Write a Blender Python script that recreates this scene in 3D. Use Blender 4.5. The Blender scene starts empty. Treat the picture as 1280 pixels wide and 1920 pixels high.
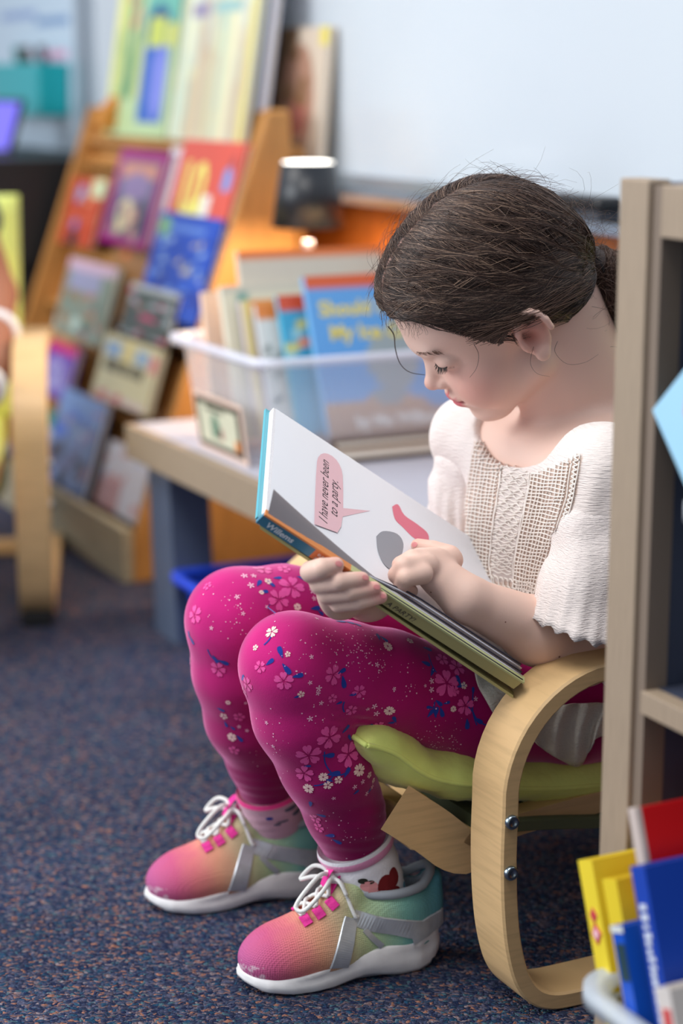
import bpy, bmesh, math, random
import numpy as np
from mathutils import Vector, Matrix, Euler
from mathutils.bvhtree import BVHTree
random.seed(7); rng = np.random.default_rng(7)
SC = bpy.context.scene
COL = SC.collection
# ------------------------------------------------------------------ camera
FPX, H0, CH = 3600.0, 150.0, 0.85          # focal length in px of a 1280x1920 frame, horizon row, camera height
TH = math.atan((960 - H0) / FPX)
cam_d = bpy.data.cameras.new('camera'); cam = bpy.data.objects.new('camera', cam_d); COL.objects.link(cam)
cam.location = (0, 0, CH); cam.rotation_euler = (math.pi / 2 - TH, 0, 0)
cam_d.sensor_fit = 'VERTICAL'; cam_d.sensor_height = 36; cam_d.sensor_width = 24; cam_d.lens = FPX / 1920 * 36
cam_d.dof.use_dof = True; cam_d.dof.focus_distance = 1.765; cam_d.dof.aperture_fstop = 2.6
cam_d.clip_start = 0.05
SC.camera = cam
# ------------------------------------------------------------------ world and light
w = bpy.data.worlds.new('world'); SC.world = w; w.use_nodes = True
w.node_tree.nodes['Background'].inputs[0].default_value = (0.80, 0.88, 1.0, 1)
w.node_tree.nodes['Background'].inputs[1].default_value = 0.55
def area(name, loc, target, sx, sy, power, col):
    l = bpy.data.lights.new(name, 'AREA'); l.shape = 'RECTANGLE'; l.size = sx; l.size_y = sy; l.energy = power; l.color = col
    o = bpy.data.objects.new(name, l); COL.objects.link(o); o.location = loc
    o.rotation_euler = (Vector(target) - Vector(loc)).to_track_quat('-Z', 'Y').to_euler(); return o
area('window_daylight', (-3.4, 1.6, 1.7), (0, 1.9, 0.5), 2.6, 1.7, 100, (0.93, 0.97, 1.0))
area('ceiling_light', (-0.6, 1.0, 2.7), (-0.4, 1.6, 0), 1.2, 1.2, 40, (1.0, 0.97, 0.93))
area('ceiling_light.001', (-1.6, 3.0, 2.7), (-1.3, 3.0, 0), 1.2, 1.2, 30, (1.0, 0.97, 0.93))
SC.view_settings.view_transform = 'Standard'; SC.view_settings.look = 'None'
SC.view_settings.exposure = 0.15; SC.view_settings.gamma = 1.0; SC.view_settings.use_curve_mapping = False
# ------------------------------------------------------------------ helpers
def lin(c):
    return tuple(((x / 255) / 12.92 if x / 255 <= 0.04045 else ((x / 255 + 0.055) / 1.055) ** 2.4) for x in c[:3])
MATS = {}
def mat(name, rgb, rough=0.6, metal=0.0, spec=0.5, noise=None, bump=None, sheen=0.0, attr=None, coat=0.0, sss=0.0, emit=None, sheen_tint=None):
    """noise=(scale, amount, stretch) value variation; bump=(scale, strength, stretch); attr=color attribute used as base"""
    if name in MATS: return MATS[name]
    m = bpy.data.materials.new(name); m.use_nodes = True; MATS[name] = m
    nt = m.node_tree; N = nt.nodes; L = nt.links; b = N['Principled BSDF']
    c = lin(rgb)
    b.inputs['Base Color'].default_value = (*c, 1); b.inputs['Roughness'].default_value = rough
    b.inputs['Metallic'].default_value = metal; b.inputs['Specular IOR Level'].default_value = spec
    if sheen: b.inputs['Sheen Weight'].default_value = sheen; b.inputs['Sheen Roughness'].default_value = 0.4
    if sheen_tint: b.inputs['Sheen Tint'].default_value = (*lin(sheen_tint), 1)
    if coat: b.inputs['Coat Weight'].default_value = coat
    if sss: b.inputs['Subsurface Weight'].default_value = sss; b.inputs['Subsurface Radius'].default_value = (0.012, 0.004, 0.002); b.inputs['Subsurface Scale'].default_value = 0.5
    if emit: b.inputs['Emission Color'].default_value = (*lin(emit[0]), 1); b.inputs['Emission Strength'].default_value = emit[1]
    tc = N.new('ShaderNodeTexCoord')
    src = None
    if attr:
        a = N.new('ShaderNodeAttribute'); a.attribute_name = attr; src = a.outputs['Color']; L.new(src, b.inputs['Base Color'])
    def noise_node(scale, stretch):
        mp = N.new('ShaderNodeMapping'); mp.inputs['Scale'].default_value = stretch or (1, 1, 1); L.new(tc.outputs['Object'], mp.inputs['Vector'])
        n = N.new('ShaderNodeTexNoise'); n.inputs['Scale'].default_value = scale; n.inputs['Detail'].default_value = 4; L.new(mp.outputs[0], n.inputs['Vector']); return n
    if noise:
        n = noise_node(noise[0], noise[2] if len(noise) > 2 else None)
        mr = N.new('ShaderNodeMapRange'); mr.inputs[1].default_value = 0.25; mr.inputs[2].default_value = 0.55
        mr.inputs[3].default_value = 1 - noise[1]; mr.inputs[4].default_value = 1 + noise[1]; L.new(n.outputs[0], mr.inputs[0])
        mx = N.new('ShaderNodeMix'); mx.data_type = 'RGBA'; mx.blend_type = 'MULTIPLY'; mx.inputs[0].default_value = 1
        if src: L.new(src, mx.inputs[6])
        else: mx.inputs[6].default_value = (*c, 1)
        L.new(mr.outputs[0], mx.inputs[7]); L.new(mx.outputs[2], b.inputs['Base Color'])
    if bump:
        n = noise_node(bump[0], bump[2] if len(bump) > 2 else None)
        bp = N.new('ShaderNodeBump'); bp.inputs['Strength'].default_value = bump[1]; bp.inputs['Distance'].default_value = 0.002
        L.new(n.outputs[0], bp.inputs['Height']); L.new(bp.outputs[0], b.inputs['Normal'])
    return m
def clear(name, rgb, opacity, rough=0.25):
    if name in MATS: return MATS[name]
    m = mat(name, rgb, rough, spec=0.6); nt = m.node_tree; b = nt.nodes['Principled BSDF']
    b.inputs['Alpha'].default_value = opacity; return m
def prop(o, label=None, cat=None, group=None, kind=None):
    if label: o['label'] = label
    if cat: o['category'] = cat
    if group: o['group'] = group
    if kind: o['kind'] = kind
    return o
def empty(name, loc, rot=(0, 0, 0), label=None, cat=None, group=None):
    o = bpy.data.objects.new(name, None); COL.objects.link(o); o.location = loc; o.rotation_euler = rot; o.empty_display_size = 0.05
    return prop(o, label, cat, group)
def link(name, me, m, parent=None, smooth=False):
    if m is not None: me.materials.append(m)
    o = bpy.data.objects.new(name, me); COL.objects.link(o)
    if parent is not None: o.parent = parent
    if smooth: me.polygons.foreach_set('use_smooth', [True] * len(me.polygons))
    return o
def mesh(name, v, f, m=None, parent=None, smooth=False):
    me = bpy.data.meshes.new(name); me.from_pydata([tuple(map(float, p)) for p in v], [], [tuple(map(int, q)) for q in f]); me.update()
    return link(name, me, m, parent, smooth)
def npmesh(name, V, Q, m=None, parent=None, smooth=True, col=None):
    """fast mesh from arrays; Q (n,3) or (n,4)"""
    me = bpy.data.meshes.new(name); V = np.asarray(V, np.float32); Q = np.asarray(Q, np.int32); k = Q.shape[1]
    me.vertices.add(len(V)); me.vertices.foreach_set('co', V.ravel())
    me.loops.add(Q.size); me.loops.foreach_set('vertex_index', Q.ravel())
    me.polygons.add(len(Q)); me.polygons.foreach_set('loop_start', np.arange(0, Q.size, k, dtype=np.int32))
    me.polygons.foreach_set('loop_total', np.full(len(Q), k, np.int32)); me.update(calc_edges=True); me.validate()
    o = link(name, me, m, parent, smooth)
    if col is not None: setcol(o, col)
    return o
def setcol(o, col):
    me = o.data; a = me.attributes.new('Col', 'FLOAT_COLOR', 'POINT'); c = np.ones((len(me.vertices), 4), np.float32); c[:, :3] = col; a.data.foreach_set('color', c.ravel())
def box(name, lo, hi, m, parent=None, bev=0.0, rot=None, seg=2):
    bm = bmesh.new(); bmesh.ops.create_cube(bm, size=1)
    lo = Vector(lo); hi = Vector(hi); c = (lo + hi) / 2; s = hi - lo
    for v in bm.verts: v.co = Vector((v.co.x * s.x, v.co.y * s.y, v.co.z * s.z))
    if bev: bmesh.ops.bevel(bm, geom=bm.edges[:], offset=bev, segments=seg, affect='EDGES', profile=0.5)
    if rot is not None: bmesh.ops.transform(bm, matrix=rot, verts=bm.verts)
    bmesh.ops.translate(bm, vec=c, verts=bm.verts)
    me = bpy.data.meshes.new(name); bm.to_mesh(me); bm.free(); return link(name, me, m, parent)
def tube(name, pts, r, m, parent=None, n=8, closed=False, cap=True):
    """swept tube; r scalar or list"""
    pts = [Vector(p) for p in pts]; K = len(pts); rr = r if hasattr(r, '__len__') else [r] * K
    V = []; F = []; prev = None
    for i, p in enumerate(pts):
        a = pts[(i - 1) % K] if (closed or i > 0) else p; b = pts[(i + 1) % K] if (closed or i < K - 1) else p
        t = (b - a).normalized()
        if prev is None:
            x = t.orthogonal().normalized()
        else:
            x = (prev - t * prev.dot(t)); x = x.normalized() if x.length > 1e-6 else t.orthogonal().normalized()
        prev = x; y = t.cross(x)
        for j in range(n):
            an = 2 * math.pi * j / n; V.append(p + (x * math.cos(an) + y * math.sin(an)) * rr[i])
    for i in range(K if closed else K - 1):
        for j in range(n):
            a = i * n + j; b = i * n + (j + 1) % n; c = ((i + 1) % K) * n + (j + 1) % n; d = ((i + 1) % K) * n + j
            F.append((a, b, c, d))
    if cap and not closed: F.append(tuple(reversed(range(n)))); F.append(tuple(range((K - 1) * n, K * n)))
    return mesh(name, V, F, m, parent, True)
def lathe(name, prof, m, parent=None, n=32, smooth=True, loc=(0, 0, 0)):
    V = []; F = []; K = len(prof)
    for r, z in prof:
        for j in range(n):
            a = 2 * math.pi * j / n; V.append((loc[0] + r * math.cos(a), loc[1] + r * math.sin(a), loc[2] + z))
    for i in range(K - 1):
        for j in range(n): F.append((i * n + j, i * n + (j + 1) % n, (i + 1) * n + (j + 1) % n, (i + 1) * n + j))
    return mesh(name, V, F, m, parent, smooth)
def prism(name, poly, axis, a0, a1, m, parent=None, bev=0.0, smooth=False):
    """poly: 2-D outline extruded along axis ('x': poly is (y,z); 'y': (x,z); 'z': (x,y))"""
    def pt(p, a): return {'x': (a, p[0], p[1]), 'y': (p[0], a, p[1]), 'z': (p[0], p[1], a)}[axis]
    k = len(poly); bm = bmesh.new()
    A = [bm.verts.new(pt(p, a0)) for p in poly]; B = [bm.verts.new(pt(p, a1)) for p in poly]
    bm.faces.new(A); bm.faces.new(list(reversed(B)))
    for i in range(k): bm.faces.new((A[i], B[i], B[(i + 1) % k], A[(i + 1) % k]))
    bmesh.ops.recalc_face_normals(bm, faces=bm.faces)
    if bev: bmesh.ops.bevel(bm, geom=bm.edges[:], offset=bev, segments=2, affect='EDGES')
    me = bpy.data.meshes.new(name); bm.to_mesh(me); bm.free(); return link(name, me, m, parent, smooth)
def text(name, s, size, m, parent, mtx, shear=0.0, align='LEFT', bold=0.0, sx=1.0):
    """flat lettering turned into a mesh, placed by a local matrix"""
    cu = bpy.data.curves.new(name, 'FONT'); cu.body = s; cu.size = size; cu.shear = shear; cu.align_x = align; cu.offset = bold; cu.resolution_u = 3
    o = bpy.data.objects.new(name, cu); COL.objects.link(o)
    dg = bpy.context.evaluated_depsgraph_get(); me = bpy.data.meshes.new_from_object(o.evaluated_get(dg))
    bpy.data.objects.remove(o); bpy.data.curves.remove(cu)
    me.transform(Matrix.Diagonal((sx, 1, 1, 1))); me.transform(mtx)
    me.materials.clear(); me.name = name
    return link(name, me, m, parent)
# room frame: s runs along the wall (away, to the left), t comes out of the wall, z up
ND = np.array([-.895, -.446, 0]); DD = np.array([-.446, .895, 0]); OO = np.array([.145, 1.62, 0])
RZ = math.atan2(.895, -.446)
def W(s, t, z=0.0): return Vector(OO + s * DD + t * ND + np.array([0, 0, z]))
def room(name, s, t, z=0.0, label=None, cat=None, group=None, tilt=0.0, yaw=0.0): return empty(name, W(s, t, z), (tilt, 0, RZ + yaw), label, cat, group)
# camera rays: used to read positions off the photograph at a chosen depth
FWD = Vector((0, math.cos(TH), -math.sin(TH))); UPV = Vector((0, math.sin(TH), math.cos(TH)))
def ray(u, v): return Vector((1, 0, 0)) * ((u - 640) / FPX) - UPV * ((v - 960) / FPX) + FWD
def PY(u, v, y): r = ray(u, v); return Vector((0, 0, CH)) + r * (y / r.y)
# ================================================================== setting
def carpet():
    m = bpy.data.materials.new('carpet_loop_pile'); m.use_nodes = True; nt = m.node_tree; N = nt.nodes; L = nt.links; b = N['Principled BSDF']
    b.inputs['Roughness'].default_value = 0.95; b.inputs['Specular IOR Level'].default_value = 0.1
    tc = N.new('ShaderNodeTexCoord')
    wob = N.new('ShaderNodeTexNoise'); wob.inputs['Scale'].default_value = 120; L.new(tc.outputs['Object'], wob.inputs['Vector'])
    ad = N.new('ShaderNodeMix'); ad.data_type = 'RGBA'; ad.blend_type = 'LINEAR_LIGHT'; ad.inputs[0].default_value = 0.006
    L.new(tc.outputs['Object'], ad.inputs[6]); L.new(wob.outputs['Color'], ad.inputs[7])
    mp = N.new('ShaderNodeMapping'); mp.inputs['Scale'].default_value = (1, 1.7, 1); mp.inputs['Rotation'].default_value = (0, 0, 0.6); L.new(ad.outputs[2], mp.inputs['Vector'])
    v = N.new('ShaderNodeTexVoronoi'); v.inputs['Scale'].default_value = 230; L.new(mp.outputs[0], v.inputs['Vector'])
    sp = N.new('ShaderNodeSeparateColor'); L.new(v.outputs['Color'], sp.inputs[0])
    r = N.new('ShaderNodeValToRGB'); r.color_ramp.interpolation = 'CONSTANT'; L.new(sp.outputs[0], r.inputs[0])
    stops = [(0, (44, 50, 74)), (.2, (30, 40, 70)), (.36, (58, 66, 90)), (.52, (78, 80, 102)), (.64, (34, 66, 92)), (.74, (98, 84, 92)), (.84, (140, 98, 84)), (.91, (68, 96, 108)), (.96, (124, 112, 118))]
    e = r.color_ramp.elements; e[0].color = (*lin(stops[0][1]), 1); e[1].position = stops[1][0]; e[1].color = (*lin(stops[1][1]), 1)
    for p, c in stops[2:]: q = e.new(p); q.color = (*lin(c), 1)
    big = N.new('ShaderNodeTexNoise'); big.inputs['Scale'].default_value = 5; big.inputs['Detail'].default_value = 5; L.new(tc.outputs['Object'], big.inputs['Vector'])
    mr = N.new('ShaderNodeMapRange'); mr.inputs[1].default_value = .3; mr.inputs[2].default_value = .7; mr.inputs[3].default_value = .82; mr.inputs[4].default_value = 1.15; L.new(big.outputs[0], mr.inputs[0])
    mx = N.new('ShaderNodeMix'); mx.data_type = 'RGBA'; mx.blend_type = 'MULTIPLY'; mx.inputs[0].default_value = 1; L.new(r.outputs[0], mx.inputs[6]); L.new(mr.outputs[0], mx.inputs[7]); L.new(mx.outputs[2], b.inputs['Base Color'])
    bp = N.new('ShaderNodeBump'); bp.inputs['Strength'].default_value = 0.8; bp.inputs['Distance'].default_value = 0.004; bp.invert = True; L.new(v.outputs['Distance'], bp.inputs['Height']); L.new(bp.outputs[0], b.inputs['Normal'])
    return m
prop(mesh('floor', [(-5, -1.5, 0), (5, -1.5, 0), (5, 7, 0), (-5, 7, 0)], [(0, 1, 2, 3)], carpet()), kind='structure')
wood = mat('beech_laminate', (205, 170, 122), 0.42, noise=(14, .10, (1, 1, 14)), bump=(60, .05, (1, 1, 10)))
edge = mat('ash_edge_band', (148, 130, 110), 0.6, noise=(60, .10, (10, 10, .5)), bump=(300, .15, (6, 6, .3)))
panelw = mat('stained_wood_panel', (150, 78, 26), 0.4, noise=(9, .25, (6, 6, 1)))
pine = mat('rack_plywood', (176, 124, 66), 0.5, noise=(12, .14, (4, 4, 1)))
grey = mat('slate_grey_laminate', (56, 62, 80), 0.5, noise=(30, .05))
greyleg = mat('grey_painted_leg', (82, 94, 116), 0.45, noise=(30, .04))
topgrey = mat('pale_grey_laminate', (178, 178, 190), 0.4, noise=(20, .04))
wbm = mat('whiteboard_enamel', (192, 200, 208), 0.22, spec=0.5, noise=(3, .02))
alu = mat('brushed_aluminium', (178, 188, 198), 0.35, metal=0.7)
wallp = mat('pale_wall_paint', (196, 202, 210), 0.8, bump=(200, .05))
wt = -0.68
wall = prop(room('wall_back', 0, wt), kind='structure')
box('wall_face', (-2.2, -.06, .64), (6.5, 0, 2.75), wallp, wall)
for i in range(12): box('panel', (-2.2 + i * .72, -.055, 0), (-2.2 + i * .72 + .716, -.002, .64), panelw, wall, .002)
wb = room('whiteboard', 0, wt, 0, 'large white magnetic whiteboard on the wall behind the reading girl', 'whiteboard')
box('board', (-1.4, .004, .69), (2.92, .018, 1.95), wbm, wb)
for lo, hi in (((-1.4, .002, .665), (2.95, .026, .692)), ((-1.4, .002, 1.95), (2.95, .026, 1.975)), ((2.92, .002, .692), (2.95, .026, 1.95))): box('frame', lo, hi, alu, wb, .003)
prism('pen_tray', [(.0, .648), (.07, .648), (.078, .664), (.072, .664), (.066, .655), (.0, .655)], 'x', -1.4, 2.9, alu, wb)
wb2 = room('whiteboard', 0, wt, 0, 'second pale whiteboard with faint writing above the dark desk', 'whiteboard')
box('board', (3.04, .004, .60), (5.2, .018, 1.95), mat('whiteboard_blue_tint', (188, 206, 222), .25), wb2)
for lo, hi in (((3.0, .002, .60), (3.04, .026, 1.975)), ((3.0, .002, .575), (5.2, .026, .60)), ((3.0, .002, 1.95), (5.2, .026, 1.975))): box('frame', lo, hi, alu, wb2, .003)
for x0, z0, ln, c in ((3.1, .98, .25, (120, 150, 190)), (3.35, 1.0, .3, (140, 160, 200)), (3.12, .90, .2, (220, 160, 190)), (3.3, .83, .3, (150, 170, 200)), (3.15, .77, .25, (200, 180, 190))):
    box('marker_stroke', (x0, .0182, z0), (x0 + ln, .0186, z0 + .02), mat('marker_%d_%d_%d' % c, c), wb2)
er = room('whiteboard_eraser', .865, wt + .04, .664, 'black felt eraser lying on the whiteboard tray behind her head', 'eraser')
box('handle', (-.075, -.02, .012), (.075, .022, .032), mat('black_plastic', (18, 18, 22), .35), er, .008, seg=3)
box('felt', (-.07, -.018, 0), (.07, .02, .012), mat('grey_felt', (60, 62, 70), .95), er)

# ------------------------------------------------------------------ books
def paint(nx, nz, bg, shapes):
    """colours of a printed cover on an (nx+1)x(nz+1) lattice; u right, v up, both 0..1"""
    u, v = np.meshgrid(np.linspace(0, 1, nx + 1), np.linspace(0, 1, nz + 1), indexing='ij'); c = np.empty(u.shape + (3,)); c[:] = lin(bg)
    for s in shapes:
        k = s[0]
        if k == 'r': w = (u >= s[1]) & (u <= s[3]) & (v >= s[2]) & (v <= s[4]); c[w] = lin(s[5])
        elif k == 'e': w = ((u - s[1]) / s[3]) ** 2 + ((v - s[2]) / s[4]) ** 2 <= 1; c[w] = lin(s[5])
        elif k == 's': # vertical streaks
            rr = np.random.default_rng(s[1])
            for _ in range(s[2]):
                a = rr.uniform(s[3], s[5]); wd = rr.uniform(.012, .045); h = rr.uniform(s[4], s[6]); w = (np.abs(u - a - .04 * (v - .5)) < wd) & (v < h) & (v > s[4] - .2); c[w] = c[w] * .35 + np.array(lin(s[7][rr.integers(len(s[7]))])) * .65
        elif k == 'b': # random blobs
            rr = np.random.default_rng(s[1])
            for _ in range(s[2]):
                a, bb = rr.uniform(s[3], s[5]), rr.uniform(s[4], s[6]); w = ((u - a) / rr.uniform(.03, s[8])) ** 2 + ((v - bb) / rr.uniform(.02, s[8] * .8)) ** 2 < 1; c[w] = lin(s[7][rr.integers(len(s[7]))])
    return c
PM = mat('printed_cover', (255, 255, 255), 0.32, attr='Col')
PG = mat('book_paper', (226, 220, 208), 0.8, noise=(400, .06, (1, 1, 1)))
def book(name, root, wd, h, th, bg, shapes, spine=None, nx=26, nz=32):
    """closed hardback standing at root origin: x width centred, y outward (front cover at +y), z height"""
    b = mat('board_%d_%d_%d' % tuple(spine or bg), spine or bg, .4)
    e = .003
    prism('case', [(-wd / 2, -th / 2), (wd / 2, -th / 2), (wd / 2, th / 2), (-wd / 2, th / 2), (-wd / 2, th / 2 - .0025), (wd / 2 - .003, th / 2 - .0025), (wd / 2 - .003, -th / 2 + .0025), (-wd / 2, -th / 2 + .0025)], 'z', 0, h, b, root)
    box('pages', (-wd / 2 + e, -th / 2 + .0026, e), (wd / 2 - .0032, th / 2 - .0026, h - e), PG, root)
    c = paint(nx, nz, bg, shapes); V = []; F = []
    for i in range(nx + 1):
        for j in range(nz + 1): V.append((wd / 2 - wd * i / nx, th / 2 + .0004, h * j / nz))
    for i in range(nx):
        for j in range(nz): a = i * (nz + 1) + j; F.append((a, a + 1, a + nz + 2, a + nz + 1))
    o = mesh('cover_print', V, F, PM, root); setcol(o, c.reshape(-1, 3)); return root
def scribble(parent, x0, z0, y, wd, h, m, seed, vertical=False):
    """a row of short unreadable pen strokes, like lettering too blurred to read"""
    rr = random.Random(seed); x = 0
    while x < wd:
        w = rr.uniform(.35, .7) * h; hh = h * rr.uniform(.7, 1.1)
        lo, hi = ((x0 - x - w, y, z0), (x0 - x, y + .0004, z0 + hh)) if not vertical else ((x0 - hh, y, z0 - x - w), (x0, y + .0004, z0 - x))
        box('lettering', lo, hi, m, parent); x += w + h * rr.uniform(.15, .4)
def front(x, y, z, flip=True): return Matrix.Translation((x, y, z)) @ Euler((math.pi / 2, 0, math.pi)).to_matrix().to_4x4()

# ------------------------------------------------------------------ display rack along the wall
SL = 0.31; TB = -0.28
rk = room('book_display_rack', 0, 0, 0, 'tall sloping wooden rack of face-out picture books beside the lamp', 'book rack')
tlt = math.atan(SL)
for s0 in (1.655, 2.56): prism('side_panel', [(-.262, 0), (-.262, .07), (-.525, .795), (-.565, .795), (-.60, .0)], 'x', s0, s0 + .02, pine, rk, .002)
box('back_panel', (1.675, -.60, .02), (2.56, -.59, .72), pine, rk)
box('trough_board', (1.655, -.262, .0), (2.58, -.244, .094), mat('trough_grey_wood', (150, 140, 118), .6, noise=(12, .1, (1, 8, 8))), rk, .002)
for z in (.085, .24, .40, .55, .69):
    t = TB - SL * z
    box('ledge', (1.675, t - .05, z - .016), (2.56, t - .010, z - .006), pine, rk)
    Vq = [(1.675, t - .035, z - .008), (2.56, t - .035, z - .008), (2.56, t - .037 - SL * .12, z + .11), (1.675, t - .037 - SL * .12, z + .11)]
    mesh('tier_board', Vq + [(a, b - .006, c) for a, b, c in Vq], [(0, 1, 2, 3), (7, 6, 5, 4), (0, 4, 5, 1), (1, 5, 6, 2), (2, 6, 7, 3), (3, 7, 4, 0)], pine, rk)
def rack_book(label, s0, s1, z0, z1, th, bg, shapes, off=0.0, spine=None, name='picture_book', cat='book', roll=0.0):
    z0 += .0; t = TB - SL * z0 + off
    r = empty(name, W((s0 + s1) / 2, t, z0), (tlt, 0, RZ), label, cat, 'picture books on the display rack')
    return book(name, r, s1 - s0, (z1 - z0) / math.cos(tlt), th, bg, shapes, spine)
SK = [(230, 190, 160), (120, 80, 60), (240, 210, 190)]
rack_book('picture book with a magenta border and grey cover on the upper rack', 2.04, 2.30, .535, .715, .012, (150, 20, 110), [('r', .1, .08, .9, .9, (96, 90, 116)), ('r', .12, .7, .85, .86, (190, 130, 110)), ('e', .5, .62, .3, .14, (130, 110, 150)), ('e', .4, .3, .16, .2, (200, 190, 150)), ('e', .7, .25, .16, .22, (60, 60, 84)), ('b', 3, 12, .15, .08, .85, .4, [(170, 120, 130), (90, 80, 90), (200, 150, 130)], .1)])
rack_book('plain white backed book between the magenta book and the red number book', 1.99, 2.07, .545, .725, .01, (214, 212, 220), [('r', .1, .1, .4, .9, (200, 200, 214))], -.012)
r10 = rack_book('red picture book with a big yellow number ten', 1.70, 1.985, .60, .742, .012, (214, 84, 66), [('e', .42, .08, .2, .18, (236, 224, 120)), ('b', 5, 6, .05, .02, .3, .2, [(190, 50, 40)], .08), ('e', .85, .55, .07, .16, (70, 150, 220)), ('e', .88, .75, .04, .1, (150, 60, 60))], .0)
ty = mat('yellow_ink', (236, 226, 118), .5)
text('numeral', '10', .125, ty, r10, front(.115, .0068, .02), bold=.004)
box('pale_patch', (-.05, .0066, .012), (-.012, .0069, .05), mat('pale_ink', (232, 232, 226), .5), r10)
rack_book('orange and red picture book with small blue shapes, at the left of the rack', 2.34, 2.545, .515, .65, .011, (186, 76, 52), [('e', .35, .75, .12, .14, (130, 150, 190)), ('e', .4, .3, .1, .08, (90, 110, 170)), ('r', .62, .75, 1, 1, (200, 210, 170)), ('b', 8, 10, 0, 0, 1, 1, [(210, 120, 90), (150, 40, 40), (220, 160, 120)], .1), ('r', .3, 0, .55, .2, (40, 50, 60))])
rack_book('bright blue picture book with small white figures below the red number book', 1.70, 1.99, .43, .612, .012, (20, 70, 180), [('b', 11, 26, .05, .4, .95, .8, [(150, 180, 220), (120, 160, 220), (200, 190, 150), (10, 40, 130)], .05), ('r', .2, .84, .8, .9, (90, 130, 210)), ('b', 12, 20, .05, .1, .95, .4, [(110, 150, 220), (20, 40, 140), (30, 90, 210)], .09), ('e', .12, .85, .1, .1, (120, 170, 120))], .006)
rack_book('grey green picture book with a lilac top in the third row of the rack', 2.12, 2.40, .345, .495, .012, (128, 140, 128), [('r', 0, .86, 1, 1, (200, 170, 190)), ('r', .1, .6, .75, .85, (150, 150, 180)), ('b', 21, 22, .05, .05, .95, .6, [(150, 120, 90), (100, 120, 100), (180, 200, 190), (190, 120, 110), (70, 80, 90)], .12)], .012)
rack_book('tan cardboard backed book behind the grey green one', 1.99, 2.24, .40, .53, .01, (158, 112, 68), [('e', .3, .9, .08, .05, (220, 110, 50))], -.014)
rack_book('dark floral picture book half hidden by the storage tub', 1.79, 2.03, .385, .478, .012, (70, 80, 76), [('b', 31, 22, 0, 0, 1, 1, [(120, 140, 120), (200, 60, 110), (60, 110, 90), (170, 180, 190), (40, 50, 60)], .1), ('r', 0, .9, 1, 1, (190, 195, 200))], .014)
cr = rack_book('cream picture book with black lettering and blue squares just above the low table', 1.80, 2.09, .262, .378, .012, (216, 208, 168), [('r', .06, .68, .34, .9, (140, 175, 215)), ('r', .40, .62, .52, .95, (226, 206, 120)), ('r', .58, .66, .84, .88, (150, 180, 210)), ('r', .86, .62, .97, .85, (220, 120, 130)), ('r', .05, .02, .95, .12, (214, 190, 190)), ('b', 41, 8, .05, .02, .5, .14, [(200, 70, 100)], .07)], .012)
ik = mat('black_ink', (28, 26, 28), .5)
scribble(cr, .115, .055, .0066, .20, .022, ik, 3)
rack_book('purple and pink picture book beside the lime chair arm', 2.22, 2.42, .225, .33, .012, (110, 70, 170), [('r', 0, .82, 1, 1, (206, 30, 110)), ('e', .5, .4, .34, .3, (150, 140, 200)), ('b', 51, 8, .1, .1, .9, .7, [(90, 60, 150), (170, 150, 210)], .1)], .012)
rack_book('tall blue and plum picture book on the bottom row of the rack', 1.99, 2.24, .075, .255, .012, (112, 130, 176), [('r', 0, .72, 1, 1, (120, 150, 206)), ('b', 61, 10, .1, .55, .9, .85, [(60, 100, 200), (150, 120, 170), (170, 190, 220)], .1), ('b', 62, 16, .05, .02, .95, .5, [(90, 70, 100), (60, 50, 70), (150, 120, 150), (40, 40, 60)], .14)], .014)
rack_book('teal and orange picture book at the bottom left of the rack', 2.25, 2.47, .085, .20, .012, (90, 96, 90), [('r', 0, .75, 1, 1, (30, 130, 110)), ('r', 0, .5, 1, .74, (190, 190, 186)), ('e', .5, .4, .3, .16, (190, 110, 70)), ('r', 0, 0, 1, .3, (110, 100, 150))], .012)
rack_book('white and rose picture book on the bottom row behind the table leg', 1.72, 1.93, .085, .20, .012, (200, 196, 206), [('r', 0, 0, .5, .5, (180, 130, 130)), ('b', 71, 8, 0, 0, 1, .9, [(170, 180, 210), (200, 150, 150)], .12)], .012)
# oversize books standing on top of the rack, against the board
def big(label, s0, s1, z0, h, t, bg, shapes, tl=.16, name='big_book'):
    r = empty(name, W((s0 + s1) / 2, t, z0), (tl, 0, RZ), label, 'book', 'oversize books on top of the rack'); return book(name, r, s1 - s0, h, .014, bg, shapes, nx=44, nz=56)
box('top_ledge', (1.675, -.60, .722), (2.56, -.512, .736), pine, rk)
big('oversize yellow and green book with a blue figure on top of the rack', 2.15, 2.50, .738, .36, -.535, (176, 200, 150), [('r', 0, 0, .12, 1, (222, 220, 130)), ('r', .45, .62, 1, 1, (104, 176, 160)), ('s', 3, 26, .1, .4, .5, .95, [(90, 150, 90), (60, 120, 90), (220, 220, 140)]), ('e', .68, .6, .2, .12, (30, 90, 130)), ('r', .52, .08, .9, .5, (30, 90, 180)), ('e', .78, .3, .12, .2, (120, 130, 215)), ('r', .55, .5, .8, .66, (190, 200, 90)), ('r', .82, .5, 1, .62, (200, 205, 110)), ('b', 5, 10, .1, .6, .4, 1, [(210, 130, 110), (80, 140, 90)], .06)])
big('oversize pale book with soft pastel stripes on top of the rack', 1.785, 2.14, .738, .37, -.535, (206, 218, 206), [('r', .93, 0, 1, 1, (226, 214, 130)), ('r', 0, 0, .1, 1, (190, 180, 130)), ('s', 9, 60, .02, .2, .92, .85, [(226, 220, 170), (196, 170, 140), (240, 236, 200), (170, 200, 190), (210, 190, 160)]), ('r', .15, .76, .4, .82, (160, 130, 160)), ('r', .45, .78, .7, .84, (150, 170, 190)), ('r', .15, .62, .38, .68, (150, 140, 170)), ('r', .44, .63, .8, .69, (150, 190, 190))])
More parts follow.
